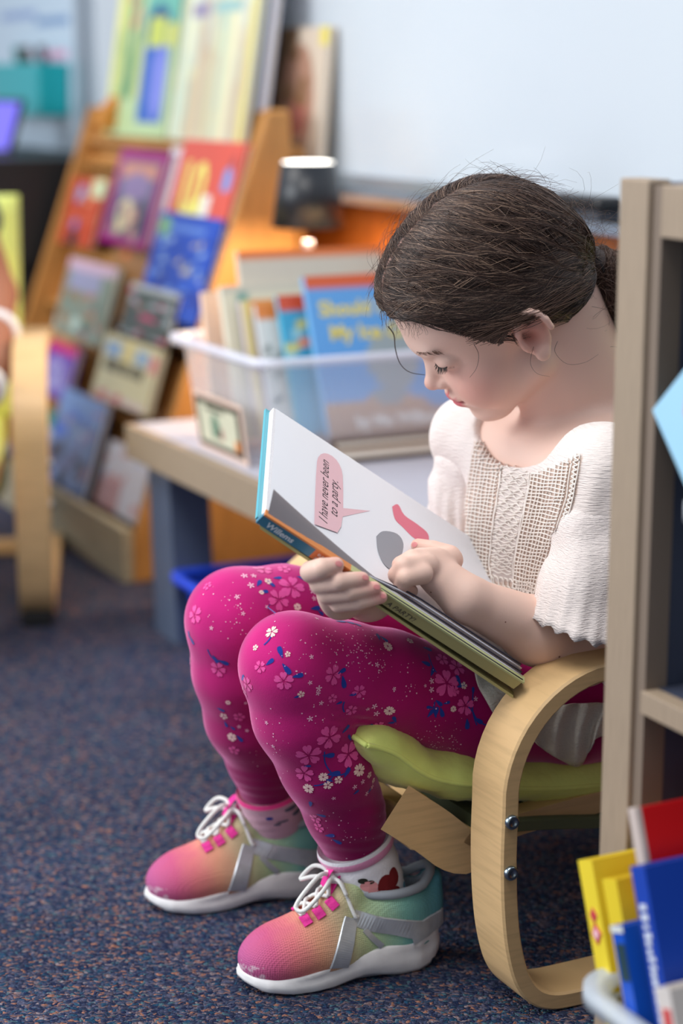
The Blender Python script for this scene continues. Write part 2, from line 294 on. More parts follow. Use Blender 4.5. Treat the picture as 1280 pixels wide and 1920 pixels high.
bg3 = empty('big_book', W(1.875, -.565, .738), (.14, 0, RZ), 'white oversize book seen past the edge of the striped book', 'book', 'oversize books on top of the rack'); book('big_book', bg3, .20, .42, .012, (206, 206, 222), [('r', .3, .1, .9, .9, (190, 190, 206))])
big('oversize beige book with a brown blurred picture standing on the whiteboard tray behind the lamp', 1.66, 1.905, .666, .275, -.622, (206, 190, 172), [('r', 0, .0, .5, 1, (140, 110, 84)), ('e', .25, .55, .34, .5, (112, 84, 54)), ('e', .55, .5, .3, .4, (170, 130, 110)), ('e', .6, .45, .14, .14, (160, 96, 84)), ('r', .88, .88, 1, 1, (224, 208, 90)), ('e', .3, .06, .34, .1, (170, 170, 90)), ('b', 7, 12, .1, .2, .7, .9, [(130, 96, 66), (180, 150, 120)], .1)], .1)
yb = room('wooden_block', 2.46, -.535, .752, 'small amber wooden book end at the left top of the rack', 'book end'); prism('wedge', [(-.03, 0), (.03, 0), (.03, .03), (-.03, .09)], 'x', -.03, .03, mat('amber_wood', (184, 120, 40), .5, noise=(20, .15)), yb, .003)

# ------------------------------------------------------------------ low table
tb = room('low_table', 0, 0, 0, 'long low table with pale grey top and wood edge holding the book tub', 'table')
T0, T1, TF, TK = .60, 1.43, -.17, -.625
box('table_top', (T0, TK, .305), (T1, TF - .016, .322), topgrey, tb)
box('front_apron', (T0, TF - .016, .270), (T1, TF, .322), edge, tb, .001)
box('end_apron', (T1 - .016, TK, .270), (T1, TF - .016, .305), edge, tb, .001)
box('back_apron', (T0, TK, .270), (T1 - .016, TK + .016, .305), edge, tb)
for s0, t0 in ((1.30, TF - .085), (1.30, TK + .02), (T0 + .02, TF - .085), (T0 + .02, TK + .02)):
    dx = -.03 if s0 > 1 else .03
    bmv = [(s0 + .0, t0, .29), (s0 + .085, t0, .29), (s0 + .085, t0 + .065, .29), (s0, t0 + .065, .29)]
    bot = [(a + dx + (.012 if a > s0 else 0), b, 0) for a, b, c in bmv]
    mesh('leg', bot + bmv, [(3, 2, 1, 0), (4, 5, 6, 7), (0, 1, 5, 4), (1, 2, 6, 5), (2, 3, 7, 6), (3, 0, 4, 7)], greyleg, tb)
# ------------------------------------------------------------------ plastic tubs
def tub(root, sx, sy, h, m, rimm=None, taper=.025, lip=.014, wall=.003):
    """open tapered tub centred on the origin with rounded corners, a rolled rim and a floor"""
    def ring(hx, hy, r, z, n=6):
        P = []
        for cx, cy, a0 in ((hx - r, hy - r, 0), (-hx + r, hy - r, 90), (-hx + r, -hy + r, 180), (hx - r, -hy + r, 270)):
            for k in range(n + 1): a = math.radians(a0 + 90 * k / n); P.append((cx + r * math.cos(a), cy + r * math.sin(a), z))
        return P
    hx, hy = sx / 2 - lip, sy / 2 - lip
    prof = [(-taper, 0.004), (-taper, 0), (-taper * .9, 0), (-.005, h - .014), (lip, h - .012), (lip, h), (0, h), (-.004, h - .006), (-.005 - wall, h - .016), (-taper - wall + .002, .004)]
    def build(name, pr, mm, fl=None):
        V = []; F = []; n = 0
        for o, z in pr: R = ring(hx + o, hy + o, .03 + o * .5, z); n = len(R); V += R
        for i in range(len(pr) - 1):
            for j in range(n): F.append((i * n + j, i * n + (j + 1) % n, (i + 1) * n + (j + 1) % n, (i + 1) * n + j))
        if fl is not None: F.append(tuple(fl * n + j for j in range(n)))
        return mesh(name, V, F, mm, root, True)
    build('tub_wall', prof[2:4], m); build('rim', prof[3:8] , rimm or m); build('tub_floor', [prof[2], (-taper * .9, .004)], m, 0)
frost = clear('frosted_plastic', (222, 226, 240), .42, .3); frostr = clear('frosted_rim', (226, 228, 244), .72, .25)
t1 = room('storage_tub', 1.147, -.400, .3222, 'clear plastic tub full of picture books on the low table, with a framed label', 'storage tub')
tub(t1, .355, .41, .156, frost, frostr)
LB = room('tub_label', 1.108, -.2025, .322 - .002, 'black framed card label with a small green picture on the front of the clear tub', 'label', tilt=-.13)
box('backing', (-.088, -.001, .004), (.088, .0005, .090), mat('peach_card', (232, 202, 184), .7), LB)
box('frame', (-.080, .0005, .012), (.080, .0016, .084), mat('label_black', (20, 20, 20), .5), LB); box('card', (-.069, .0016, .020), (.069, .0022, .076), mat('label_cream', (214, 212, 186), .6), LB)
gm = mat('green_ink', (96, 134, 112), .6)
prism('picture_body', [(-.004, .03), (.024, .03), (.024, .052), (.016, .066), (.008, .066), (-.004, .052)], 'y', .0022, .0026, gm, LB); prism('picture_accent', [(-.016, .03), (-.004, .03), (-.006, .046), (-.012, .046)], 'y', .0022, .0026, mat('rose_ink', (170, 84, 92), .6), LB); box('orange_corner', (-.071, .0022, .021), (-.055, .0026, .036), mat('orange_ink', (226, 140, 70), .6), LB)
scribble(LB, .04, .0685, .0022, .06, .006, ik, 4)
# books filed in the tub: covers face along the table, tops lean away
def tub_book(label, s, t, z, wd, h, th, bg, shapes, lean, spine=None):
    r = empty('picture_book', W(s, t, z), (lean, 0, RZ + math.pi / 2), label, 'book', 'books filed in the clear tub'); return book('picture_book', r, wd, h, th, bg, shapes, spine)
bl = (92, 158, 222)
B1 = tub_book('blue picture book with yellow title and a grey shape, front of the clear tub', 1.030, -.452, .343, .240, .246, .012, bl, [('r', 0, .93, 1, 1, (206, 92, 50)), ('r', 0, 0, .5, .23, (190, 156, 124)), ('r', .5, 0, 1, .16, (190, 156, 124)), ('e', .45, .17, .25, .1, (190, 156, 124)), ('e', .50, .46, .17, .19, (150, 166, 172)), ('e', .6, .62, .12, .1, (150, 166, 172)), ('e', .45, .26, .12, .06, (140, 156, 164)), ('e', .86, .52, .06, .05, (140, 176, 130))], .37, (110, 168, 214))
yl = mat('title_yellow', (222, 208, 100), .5)
text('title', 'Should I Share', .031, yl, B1, front(.105, .0068, .186), bold=.0010); text('title', 'My Ice Cream?', .031, yl, B1, front(.094, .0068, .150), bold=.0010)
text('author', 'by Mo Willems', .024, mat('white_ink', (236, 234, 228), .5), B1, front(.075, .0068, .020), bold=.0016)
B2 = tub_book('turquoise picture book just behind the blue one in the tub', 1.062, -.418, .342, .235, .218, .010, (60, 160, 200), [('r', 0, .9, 1, 1, (206, 80, 50)), ('b', 4, 9, .0, .3, .25, .85, [(200, 200, 120), (150, 200, 210), (226, 140, 110)], .06)], .38, (70, 170, 200))
B3 = tub_book('white picture book with grey letters filed in the tub', 1.088, -.392, .341, .235, .203, .010, (214, 216, 214), [('r', 0, .9, 1, 1, (222, 130, 60)), ('b', 14, 14, .02, .2, .2, .8, [(110, 120, 120), (150, 160, 160)], .035)], .37, (200, 204, 208))
B4 = tub_book('mauve and yellow picture book in the middle of the tub', 1.114, -.378, .340, .235, .207, .010, (170, 150, 170), [('r', 0, .9, 1, 1, (226, 150, 80)), ('r', 0, 0, .07, 1, (222, 206, 140)), ('b', 24, 8, .05, .2, .3, .9, [(120, 90, 110), (190, 170, 180)], .06)], .34, (200, 180, 190))
B5 = tub_book('cream picture book with a green stripe near the back of the tub', 1.142, -.362, .339, .240, .226, .012, (222, 216, 190), [('r', .1, 0, .16, .95, (110, 160, 150)), ('r', 0, .95, 1, 1, (200, 196, 180))], .32, (226, 220, 200))
B6 = tub_book('peach backed picture book at the back of the tub', 1.215, -.335, .337, .210, .21, .012, (238, 206, 184), [('r', 0, .0, 1, .06, (220, 180, 160))], .18, (238, 206, 184))
B7 = tub_book('beige picture book rising tallest in the tub', 1.172, -.400, .338, .24, .272, .010, (206, 198, 184), [('r', 0, .94, 1, 1, (222, 120, 60))], .24, (214, 204, 186))
# flat pile of books lying in the tub floor behind the blue cover
for i, (c, hh) in enumerate((((150, 118, 92), .016), ((90, 70, 60), .012))):
    fb = room('picture_book', 1.03 + .004 * i, -.44, .327 + .0 + (.016 if i else 0), ('brown picture book lying flat under the blue one in the tub', 'thin dark brown picture book lying flat second from the tub floor')[i], 'book')
    box('case', (-.045, -.12, 0), (.06, .12, hh), mat('flat_board_%d' % i, c, .5), fb, .002); box('pages', (-.0455, -.117, .003), (.058, .117, hh - .003), PG, fb)
# ------------------------------------------------------------------ lamp
lp = room('table_lamp', 1.365, -.46, .3222, 'small black cone shade table lamp glowing beside the display rack', 'lamp')
bk = mat('black_metal', (24, 28, 36), .38, spec=.5)
lathe('base', [(0, 0), (.046, 0), (.048, .004), (.046, .010), (.012, .014), (0, .014)], bk, lp)
lathe('stem', [(.0085, .014), (.0085, .280)], mat('brushed_stem', (196, 190, 204), .35, metal=.3), lp, 16)
sh = lathe('lamp_shade', [(.056, .302), (.0585, .302), (.0425, .402), (.040, .402), (.056, .302)], bk, lp)
lathe('diffuser', [(0, .4045), (.030, .4040), (.0405, .4025), (.0405, .399)], mat('lit_diffuser', (255, 250, 242), .6, emit=((255, 250, 240), 5.0)), lp)
lathe('bulb_housing', [(0, .34), (.016, .34), (.018, .37), (.041, .388)], mat('white_enamel', (240, 238, 232), .4), lp)
pl = bpy.data.lights.new('lamp_bulb', 'POINT'); pl.energy = 8.0; pl.color = (1, .72, .42); pl.shadow_soft_size = .008
plo = bpy.data.objects.new('lamp_bulb', pl); COL.objects.link(plo); plo.parent = lp; plo.location = (0, 0, .309)
# ------------------------------------------------------------------ blue tray under the table
bt = room('floor_tub', 1.135, -.375, 0, 'bright blue plastic tub on the carpet under the low table', 'storage tub')
tub(bt, .30, .40, .118, mat('blue_plastic', (36, 74, 214), .3, coat=.2), None)
# ------------------------------------------------------------------ dark desk at the far left
dk = room('desk', 0, 0, 0, 'black shelved desk unit in the shadow at the far left', 'desk')
blk = mat('black_laminate', (22, 22, 26), .5)
for z in (.02, .24, .44, .66): box('shelf', (2.64, -.64, z), (4.2, -.25, z + .025), blk, dk, .002)
for s0 in (2.64, 3.4, 4.18): box('upright', (s0, -.64, 0), (s0 + .022, -.25, .66), blk, dk)
box('back', (2.66, -.645, .02), (4.2, -.635, .66), blk, dk)
for i, (s, t, z, r, h, c, lab) in enumerate(((2.70, -.30, .467, .035, .10, (120, 122, 120), 'grey tin standing on the middle shelf of the dark desk'), (2.80, -.29, .467, .045, .07, (176, 168, 150), 'squat beige pot on the middle shelf of the dark desk'), (2.72, -.29, .267, .04, .12, (70, 74, 80), 'dark grey canister on the bottom shelf of the dark desk'), (2.90, -.28, .467, .035, .14, (150, 156, 166), 'tall pale canister on the middle shelf of the dark desk'))):
    q = prop(lathe('canister', [(0, 0), (r, 0), (r, h * .8), (r * .8, h * .86), (r * .8, h), (0, h)], mat('canister_%d' % i, c, .4), None), lab, 'canister'); q.location = W(s, t, z)
# teal pocket on the second board
tp = room('wall_basket', 3.30, wt + .02, .765, 'teal plastic pocket hung on the second whiteboard', 'basket')
prism('pocket', [(-.19, .0), (.19, 0), (.2, .125), (-.2, .125)], 'y', .0, .075, mat('teal_plastic', (20, 160, 168), .35), tp, .004)
for i, (a, c) in enumerate(((-.10, (60, 50, 60)), (.02, (90, 60, 60)), (.09, (30, 110, 110)))): tube('marker_pen', [(a, .03, .12), (a + .01, .035, .165)], .012, mat('pen_%d' % i, c, .4), tp)
sc = room('tablet_screen', 3.02, -.44, .6852, 'small glowing violet screen at the left edge above the dark desk', 'screen', tilt=.3)
box('bezel', (-.12, -.012, 0), (.12, 0, .13), blk, sc, .003); box('display', (-.11, 0, .01), (.11, .001, .12), mat('violet_screen', (90, 80, 200), .3, emit=((110, 96, 220), .6)), sc)
# ================================================================== bookcase at the right
bc = room('bookcase', 0, 0, 0, 'wood edged grey bookcase at the right edge, in front of the reading girl', 'bookcase')
E0 = -.180
box('front_stile', (E0 - .037, -.0, 0), (E0, .02, .779), edge, bc, .0015)
box('side_panel', (E0 - .048, -.30, 0), (E0 - .012, 0, .776), grey, bc)
box('stile_liner', (E0 - .049, -.004, .0), (E0 - .037, .016, .775), mat('dark_edge', (120, 104, 90), .6), bc)
box('top_panel', (-1.3, -.30, .757), (E0 - .049, -.003, .775), mat('top_slate', (150, 160, 172), .4), bc)
box('top_rail', (-1.3, -.003, .738), (E0 - .049, .017, .776), edge, bc, .001)
for z in (.375, .02):
    box('shelf_board', (-1.3, -.29, z), (E0 - .049, .004, z + .018), grey, bc); box('shelf_edge', (-1.3, .004, z), (E0 - .049, .02, z + .018), edge, bc, .0008)
box('back_panel', (-1.3, -.305, 0), (E0 - .03, -.295, .775), grey, bc)
box('side_panel', (-1.336, -.30, 0), (-1.3, .02, .779), grey, bc)
# lower tub with filed books, drawn forward on the bottom shelf
lt = room('storage_tub', -.412, -.045, .0385, 'pale plastic tub of yellow and blue books at the bottom right of the bookcase', 'storage tub')
tub(lt, .30, .30, .15, clear('milky_plastic', (206, 214, 224), .45, .35), clear('milky_rim', (186, 195, 206), .75, .3), taper=.012)
def spine_book(label, s, t, z, th, h, depth, cspine, shapes, lean, bgc=None, yaw=0.0):
    """book standing with its spine toward +y (out of the bookcase); local x along the shelf"""
    r = empty('filed_book', W(s, t, z), (0, -lean, RZ + yaw), label, 'book', 'books filed in the lower tub')
    bm_ = mat('spine_%d_%d_%d' % cspine, cspine, .38)
    prism('case', [(-th / 2, -depth), (-th / 2, 0), (th / 2, 0), (th / 2, -depth), (th / 2 - .002, -depth), (th / 2 - .002, -.003), (-th / 2 + .002, -.003), (-th / 2 + .002, -depth)], 'z', 0, h, bm_, r, 0)
    box('pages', (-th / 2 + .0022, -depth + .004, .004), (th / 2 - .0022, -.0035, h - .005), PG, r)
    for k, (x0, z0, x1, z1, c) in enumerate(shapes): box('spine_print', (x0, 0, z0), (x1, .0006, z1), mat('ink_%d_%d_%d' % c, c, .5), r)
    return r
YB = (232, 206, 52)
y1 = spine_book('yellow book with a red diamond on its spine, leftmost in the lower tub', -.314, .07, .052, .020, .228, .17, YB, [(-.006, .03, .006, .09, (120, 150, 170)), (-.003, .04, .003, .07, (200, 150, 60)), (-.006, .008, .006, .026, (170, 200, 230))], -.36)
y2 = spine_book('second yellow book with a red diamond on its spine in the lower tub', -.346, .07, .052, .019, .225, .17, (226, 198, 44), [(-.006, .03, .006, .09, (130, 140, 150)), (-.005, .008, .004, .024, (40, 50, 60))], -.36)
for r in (y1, y2):
    for dx, dz, sc_ in ((0, .172, .0085), (0, .186, .006)): prism('diamond_mark', [(dx - sc_ * .8, dz), (dx, dz - sc_), (dx + sc_ * .8, dz), (dx, dz + sc_)], 'y', 0, .0008, mat('diamond_red', (196, 60, 70), .5), r)
    prism('diamond_mark', [(-.004, .172), (0, .167), (.004, .172), (0, .177)], 'y', .0008, .0012, mat('diamond_pale', (236, 190, 196), .5), r)
spine_book('yellow book edge between the second yellow book and the green one', -.3615, .045, .052, .010, .215, .15, (222, 196, 60), [], -.36)
spine_book('short bright blue book in front of the green spine in the lower tub', -.376, .088, .052, .015, .205, .12, (16, 80, 190), [(-.007, .165, .004, .192, (30, 60, 70)), (-.007, .02, .0, .12, (20, 60, 170)), (-.008, .20, .008, .205, (210, 214, 210))], -.36)
spine_book('thin green book beside the big blue one', -.4005, .075, .052, .008, .225, .17, (20, 110, 60), [], -.36)
bb = spine_book('large blue book with white spine lettering and a grey panel in the lower tub', -.4150, .085, .052, .018, .262, .18, (24, 66, 170), [], -.36)
wi = mat('spine_white_ink', (220, 226, 236), .5)
scribble(bb, .004, .235, .0006, .12, .0075, wi, 5, True)
box('cover_panel', (-.0096, -.13, .165), (-.009, -.03, .225), mat('panel_grey', (150, 160, 176), .5), bb); box('cover_panel', (-.0096, -.15, .115), (-.009, -.025, .15), mat('panel_dark', (84, 96, 104), .5), bb)
rb = spine_book('tall red book with a pale edge standing behind the blue books', -.3895, .065, .052, .010, .292, .22, (196, 18, 24), [], -.36)
box('pale_edge', (-.0052, -.004, 0), (.0052, .0008, .2925), mat('pale_spine', (196, 180, 172), .6), rb); box('cover_mark', (-.0066, -.12, .24), (-.006, -.11, .265), ik, rb)
pw = spine_book('white and red checked book at the right edge of the lower tub', -.445, .10, .052, .018, .19, .16, (214, 206, 200), [(-.006, .02 + .035 * k, .004, .036 + .035 * k, (206, 80, 80)) for k in range(5)], -.36)
# upper shelf: tub with a tilted pale blue book
ut = room('storage_tub', -.445, -.06, .3935, 'frosted tub on the middle shelf of the bookcase at the right edge', 'storage tub')
tub(ut, .27, .25, .17, MATS['milky_plastic'], MATS['milky_rim'], taper=.01)
ub = empty('picture_book', W(-.436, .022, .535), (.12, -.40, RZ), 'pale blue picture book with red and green animals tilted in the middle shelf tub', 'book')
ub.rotation_euler = (Matrix.Rotation(RZ, 3, 'Z') @ Matrix.Rotation(.12, 3, 'X') @ Matrix.Rotation(.83, 3, 'Y')).to_euler()
book('picture_book', ub, .17, .205, .008, (150, 196, 222), [('e', .25, .86, .09, .05, (206, 80, 60)), ('e', .3, .8, .13, .05, (110, 160, 70)), ('e', .7, .9, .12, .05, (206, 80, 80)), ('e', .6, .6, .16, .14, (190, 130, 70)), ('e', .5, .4, .2, .12, (230, 200, 90)), ('e', .8, .35, .12, .12, (206, 90, 60)), ('b', 91, 12, 0, 0, 1, .6, [(240, 220, 120), (190, 120, 160), (120, 180, 200)], .1)])
# ================================================================== child armchairs (bent laminated frames, lime cushions)
lime = mat('lime_cotton', (226, 236, 128), 0.72, sheen=.3, noise=(18, .06), bump=(42, 1.0))
canvas = mat('olive_canvas', (88, 96, 70), .9); steel = mat('zinc_steel', (150, 165, 175), .28, metal=1.0)
def smooth_path(P, n=10):
    """Catmull-Rom through 2-D points"""
    out = []
    for i in range(len(P) - 1):
        p0 = P[max(i - 1, 0)]; p1 = P[i]; p2 = P[i + 1]; p3 = P[min(i + 2, len(P) - 1)]
        for k in range(n):
            t = k / n; out.append(tuple(.5 * ((2 * b) + (c - a) * t + (2 * a - 5 * b + 4 * c - d) * t * t + (-a + 3 * b - 3 * c + d) * t ** 3) for a, b, c, d in zip(p0, p1, p2, p3)))
    out.append(P[-1]); return out
def arc(cx, cy, r, a0, a1, n=10): return [(cx + r * math.cos(math.radians(a0 + (a1 - a0) * k / n)), cy + r * math.sin(math.radians(a0 + (a1 - a0) * k / n))) for k in range(n + 1)]
def strip(name, path, x0, x1, th, m, parent, inward=True):
    """bent board: path (y,z) is the outer face, thickness th to its left-hand side"""
    V = []; F = []; n = len(path)
    for i, (y, z) in enumerate(path):
        a = path[max(i - 1, 0)]; b = path[min(i + 1, n - 1)]; dy, dz = b[0] - a[0], b[1] - a[1]; l = math.hypot(dy, dz); ny, nz = -dz / l * th, dy / l * th
        bv = .0022; o = [(x0 + bv, y, z), (x1 - bv, y, z)]
        V += [(x0 + bv, y, z), (x1 - bv, y, z), (x1, y + ny * .12, z + nz * .12), (x1, y + ny * .88, z + nz * .88), (x1 - bv, y + ny, z + nz), (x0 + bv, y + ny, z + nz), (x0, y + ny * .88, z + nz * .88), (x0, y + ny * .12, z + nz * .12)]
    for i in range(n - 1):
        for j in range(8): F.append((i * 8 + j, i * 8 + (j + 1) % 8, (i + 1) * 8 + (j + 1) % 8, (i + 1) * 8 + j))
    F.append(tuple(range(8))); F.append(tuple(reversed(range((n - 1) * 8, n * 8))))
    o = mesh(name, V, F, m, parent, True)
    bm = bmesh.new(); bm.from_mesh(o.data); bmesh.ops.recalc_face_normals(bm, faces=bm.faces); bm.to_mesh(o.data); bm.free(); o.data.set_sharp_from_angle(angle=math.radians(32)); return o
def cushion(name, path, x0, x1, th, m, parent, seed=1, nx=36):
    """soft pad along a (y,z) centre path, with stitched channels and edge sag"""
    rr = np.random.default_rng(seed); ph = rr.uniform(0, 6, 8); n = len(path); V = []; F = []
    L = np.concatenate([[0], np.cumsum([math.dist(path[i], path[i + 1]) for i in range(n - 1)])])
    for side in (1, -1):
        for i, (y, z) in enumerate(path):
            a = path[max(i - 1, 0)]; b = path[min(i + 1, n - 1)]; dy, dz = b[0] - a[0], b[1] - a[1]; l = math.hypot(dy, dz); ny, nz = dz / l, -dy / l
            if nz < 0: ny, nz = -ny, -nz
            e = min(1, min(L[i], L[-1] - L[i]) / .03); ey = math.sqrt(max(0, 1 - (1 - e) ** 2))
            for j in range(nx + 1):
                u = j / nx; x = x0 + (x1 - x0) * u; ex = min(1, min(u, 1 - u) * (x1 - x0) / .045); ex = max(0, 1 - (1 - ex) ** 2) ** .7
                ch = .72 + .28 * abs(math.sin(L[i] / .105 * math.pi)) ** .5
                wr = .0020 * math.sin(120 * L[i] + 6 * math.sin(9 * u + ph[3])) * math.exp(-((min(u, 1 - u) - .06) / .07) ** 2) + .0022 * math.sin(40 * L[i] + 9 * u + ph[0]) + .0018 * math.sin(75 * L[i] - 14 * u + ph[1]) + .0015 * math.sin(31 * u + 22 * L[i] + ph[2])
                h = th / 2 * ex * ey * ch + wr * ex * ey + .0008
                V.append((x, y + ny * h * side, z + nz * h * side))
    def id(s, i, j): return s * n * (nx + 1) + i * (nx + 1) + j
    for i in range(n - 1):
        for j in range(nx):
            F.append((id(0, i, j), id(0, i, j + 1), id(0, i + 1, j + 1), id(0, i + 1, j))); F.append((id(1, i, j), id(1, i + 1, j), id(1, i + 1, j + 1), id(1, i, j + 1)))
    rim = [(i, 0) for i in range(n)] + [(n - 1, j) for j in range(1, nx + 1)] + [(i, nx) for i in range(n - 2, -1, -1)] + [(0, j) for j in range(nx - 1, 0, -1)]
    for k in range(len(rim)):
        a = rim[k]; b = rim[(k + 1) % len(rim)]; F.append((id(0, *a), id(0, *b), id(1, *b), id(1, *a)))
    return mesh(name, V, F, m, parent, True)
def armchair(root, foot=None, back=1.0):
    sw = .058; tw = .017; WID = .555
    outer = [(-.50, .298), (-.40, .312), (-.25, .328), (-.14, .3345)] + arc(-.118, .2165, .118, 80, 5, 12) + smooth_path([(-.0003, .205), (.0004, .16), (-.002, .11), (-.0075, .07), (-.018, .036), (-.036, .013), (-.062, .002), (-.10, .0)], 6) + [(-.16, .0), (-.30, 0), (-.44, 0)]
    for x0 in (0, WID - sw):
        fr = strip('arm_frame', outer, x0, x0 + sw, -tw, wood, root)
        if foot is not None: box('foot_cap', (x0 + .004, -.075, -.0005), (x0 + sw - .004, -.012, .016), foot, root, .003)
        else: pass
    # sloping seat rails inside the frames, bolted through them
    rail = smooth_path([(.058, .190), (.020, .161), (-.024, .128), (-.06, .146), (-.24, .158), (-.34, .15), (-.40, .20), (-.46, .20 + .20 * back), (-.50, .20 + .40 * back)], 6)
    up = [(y, z) for y, z in rail]
    for x0 in (sw + .040, WID - sw - .062):
        V = []; F = []
        for i, (y, z) in enumerate(rail):
            a = rail[max(i - 1, 0)]; b = rail[min(i + 1, len(rail) - 1)]; dy, dz = b[0] - a[0], b[1] - a[1]; l = math.hypot(dy, dz); ny, nz = dz / l, -dy / l; hh = .024 - .013 * min(1, max(0, (-.005 - y) / .06))
            V += [(x0, y + ny * hh, z + nz * hh), (x0 + .022, y + ny * hh, z + nz * hh), (x0 + .022, y - ny * hh, z - nz * hh), (x0, y - ny * hh, z - nz * hh)]
        V = V[:4] + V[16:]; nr_ = len(V) // 4
        for i in range(nr_ - 1):
            for j in range(4): F.append((i * 4 + j, i * 4 + (j + 1) % 4, i * 4 + 4 + (j + 1) % 4, i * 4 + 4 + j))
        for q_ in (1, 2): V[q_] = (V[q_][0], V[q_][1] - .030, V[q_][2] - .022)
        F += [(0, 1, 2, 3), tuple(reversed(range(len(V) - 4, len(V))))]
        o = mesh('seat_rail', V, F, wood, root); bm = bmesh.new(); bm.from_mesh(o.data); bmesh.ops.recalc_face_normals(bm, faces=bm.faces); bm.to_mesh(o.data); bm.free()
    for y, z in ((.02, .150), (-.30, .110)): box('cross_rail', (sw + .062, y - .012, z - .018), (WID - sw - .062, y + .008, z + .018), wood, root, .003)
    box('cross_rail', (sw, -.40, .002), (WID - sw, -.37, .02), wood, root, .003)
    for x0, sgn in ((0, -1), (WID, 1)):
        for z in (.199, .150):
            b = lathe('bolt', [(0, .0034), (.0028, .0034), (.0032, .0044), (.0058, .0044), (.0068, .003), (.0068, 0)], steel, root, 20)
            b.matrix_local = Matrix.Translation((x0, -.0085, z)) @ Matrix.Rotation(math.radians(90 * sgn), 4, 'Y')
    sl = [(y, z + .032) for y, z in smooth_path([(-.03, .132), (-.06, .127), (-.10, .122), (-.24, .105), (-.33, .13)], 5)]
    strip('seat_sling', sl, sw + .030, WID - sw - .006, .012, canvas, root)
    seatp = smooth_path([(.088, .256), (.06, .244), (.01, .209), (-.09, .184), (-.17, .174), (-.24, .168), (-.32, .165), (-.35, .20)], 8)
    c = cushion('seat_cushion', seatp, sw + .036, WID - sw - .030, .050, lime, root)
    tube('piping', [(sw + .038, y, z) for y, z in seatp], .0028, lime, root, 7); tube('piping', [(x, .0885, .2562) for x in np.linspace(sw + .038, WID - sw - .032, 12)], .0028, lime, root, 7)
    backp = smooth_path([(-.345, .20), (-.38, .20 + .08 * back), (-.43, .20 + .25 * back), (-.47, .20 + .40 * back), (-.48, .20 + .46 * back)], 8)
    cushion('back_cushion', backp, sw + .004, WID - sw - .004, .05, lime, root, 5)
    return root
ch1 = armchair(room('child_armchair', 0, 0, 0, 'bent beech child armchair with lime cushion that the reading girl sits in', 'chair', 'child armchairs'))
f2 = Vector((.12, -.99, 0)).normalized(); a2 = math.atan2(-f2.x, f2.y)
ch2 = armchair(empty('child_armchair', (-.455, 2.93, 0), (0, 0, a2), 'bent beech child armchair with lime cushion at the left edge of the photo', 'chair', 'child armchairs'), foot=mat('black_felt_foot', (14, 14, 16), .8), back=.62)

ch2.scale = (.95, 1.33, 1.33)
# ================================================================== implicit-surface toolkit (bodies and clothes grow as one continuous skin)
class Field:
    def __init__(s): s.P = []
    def add(s, f, c, R, k=.006, op='u'): s.P.append((f, np.array(c, float), float(R), k, op)); return s
    def cone(s, a, b, ra, rb, k=.006, op='u', flat=None):
        """tapered capsule; flat=(axis, factor) squeezes the section along a direction"""
        a = np.array(a, float); b = np.array(b, float); ab = b - a; L2 = max(ab @ ab, 1e-12)
        ax = None
        if flat: ax = np.array(flat[0], float); ax /= np.linalg.norm(ax); fk = flat[1]
        def f(p):
            q = p - a; t = np.clip((q @ ab) / L2, 0, 1); d = q - t[:, None] * ab
            if ax is not None: d = d + (d @ ax)[:, None] * ax * (1 / fk - 1)
            dist = np.sqrt((d * d).sum(1)) - (ra + (rb - ra) * t)
            return dist * (fk if ax is not None and fk < 1 else 1)
        return s.add(f, (a + b) / 2, np.linalg.norm(ab) / 2 + max(ra, rb) * 1.3, k, op)
    def limb(s, pts, rad, k=.008, first=None, flat=None):
        for i in range(len(pts) - 1): s.cone(pts[i], pts[i + 1], rad[i], rad[i + 1], (first if (i == 0 and first is not None) else k), flat=flat)
        return s
    def ell(s, c, r, R=None, k=.008, op='u'):
        """ellipsoid; R 3x3 whose columns are its axes"""
        c = np.array(c, float); r = np.array(r, float); M = np.eye(3) if R is None else np.array(R, float)
        def f(p):
            q = (p - c) @ M; a = np.sqrt(((q / r) ** 2).sum(1)); b = np.sqrt(((q / (r * r)) ** 2).sum(1)) + 1e-9; return np.where(a < .05, -r.min(), a * (a - 1) / b)
        return s.add(f, c, r.max() * 1.1, k, op)
    def ev(s, p, c=None, rad=0.0):
        d = np.full(len(p), 1.0)
        for f, pc, R, k, op in s.P:
            if c is not None and R < 1e3:
                dist = np.linalg.norm(c - pc) - R - rad
                if dist > .03 + k: continue
            if op == 'd': d = d + f(p); continue
            e = f(p)
            if op == 's': e = -e
            if k > 0:
                if op == 's': h = np.clip(.5 - .5 * (d - e) / k, 0, 1); d = d * (1 - h) + e * h + k * h * (1 - h)
                else: h = np.clip(.5 + .5 * (d - e) / k, 0, 1); d = d * (1 - h) + e * h - k * h * (1 - h)
            else: d = np.maximum(d, e) if op == 's' else np.minimum(d, e)
        return d
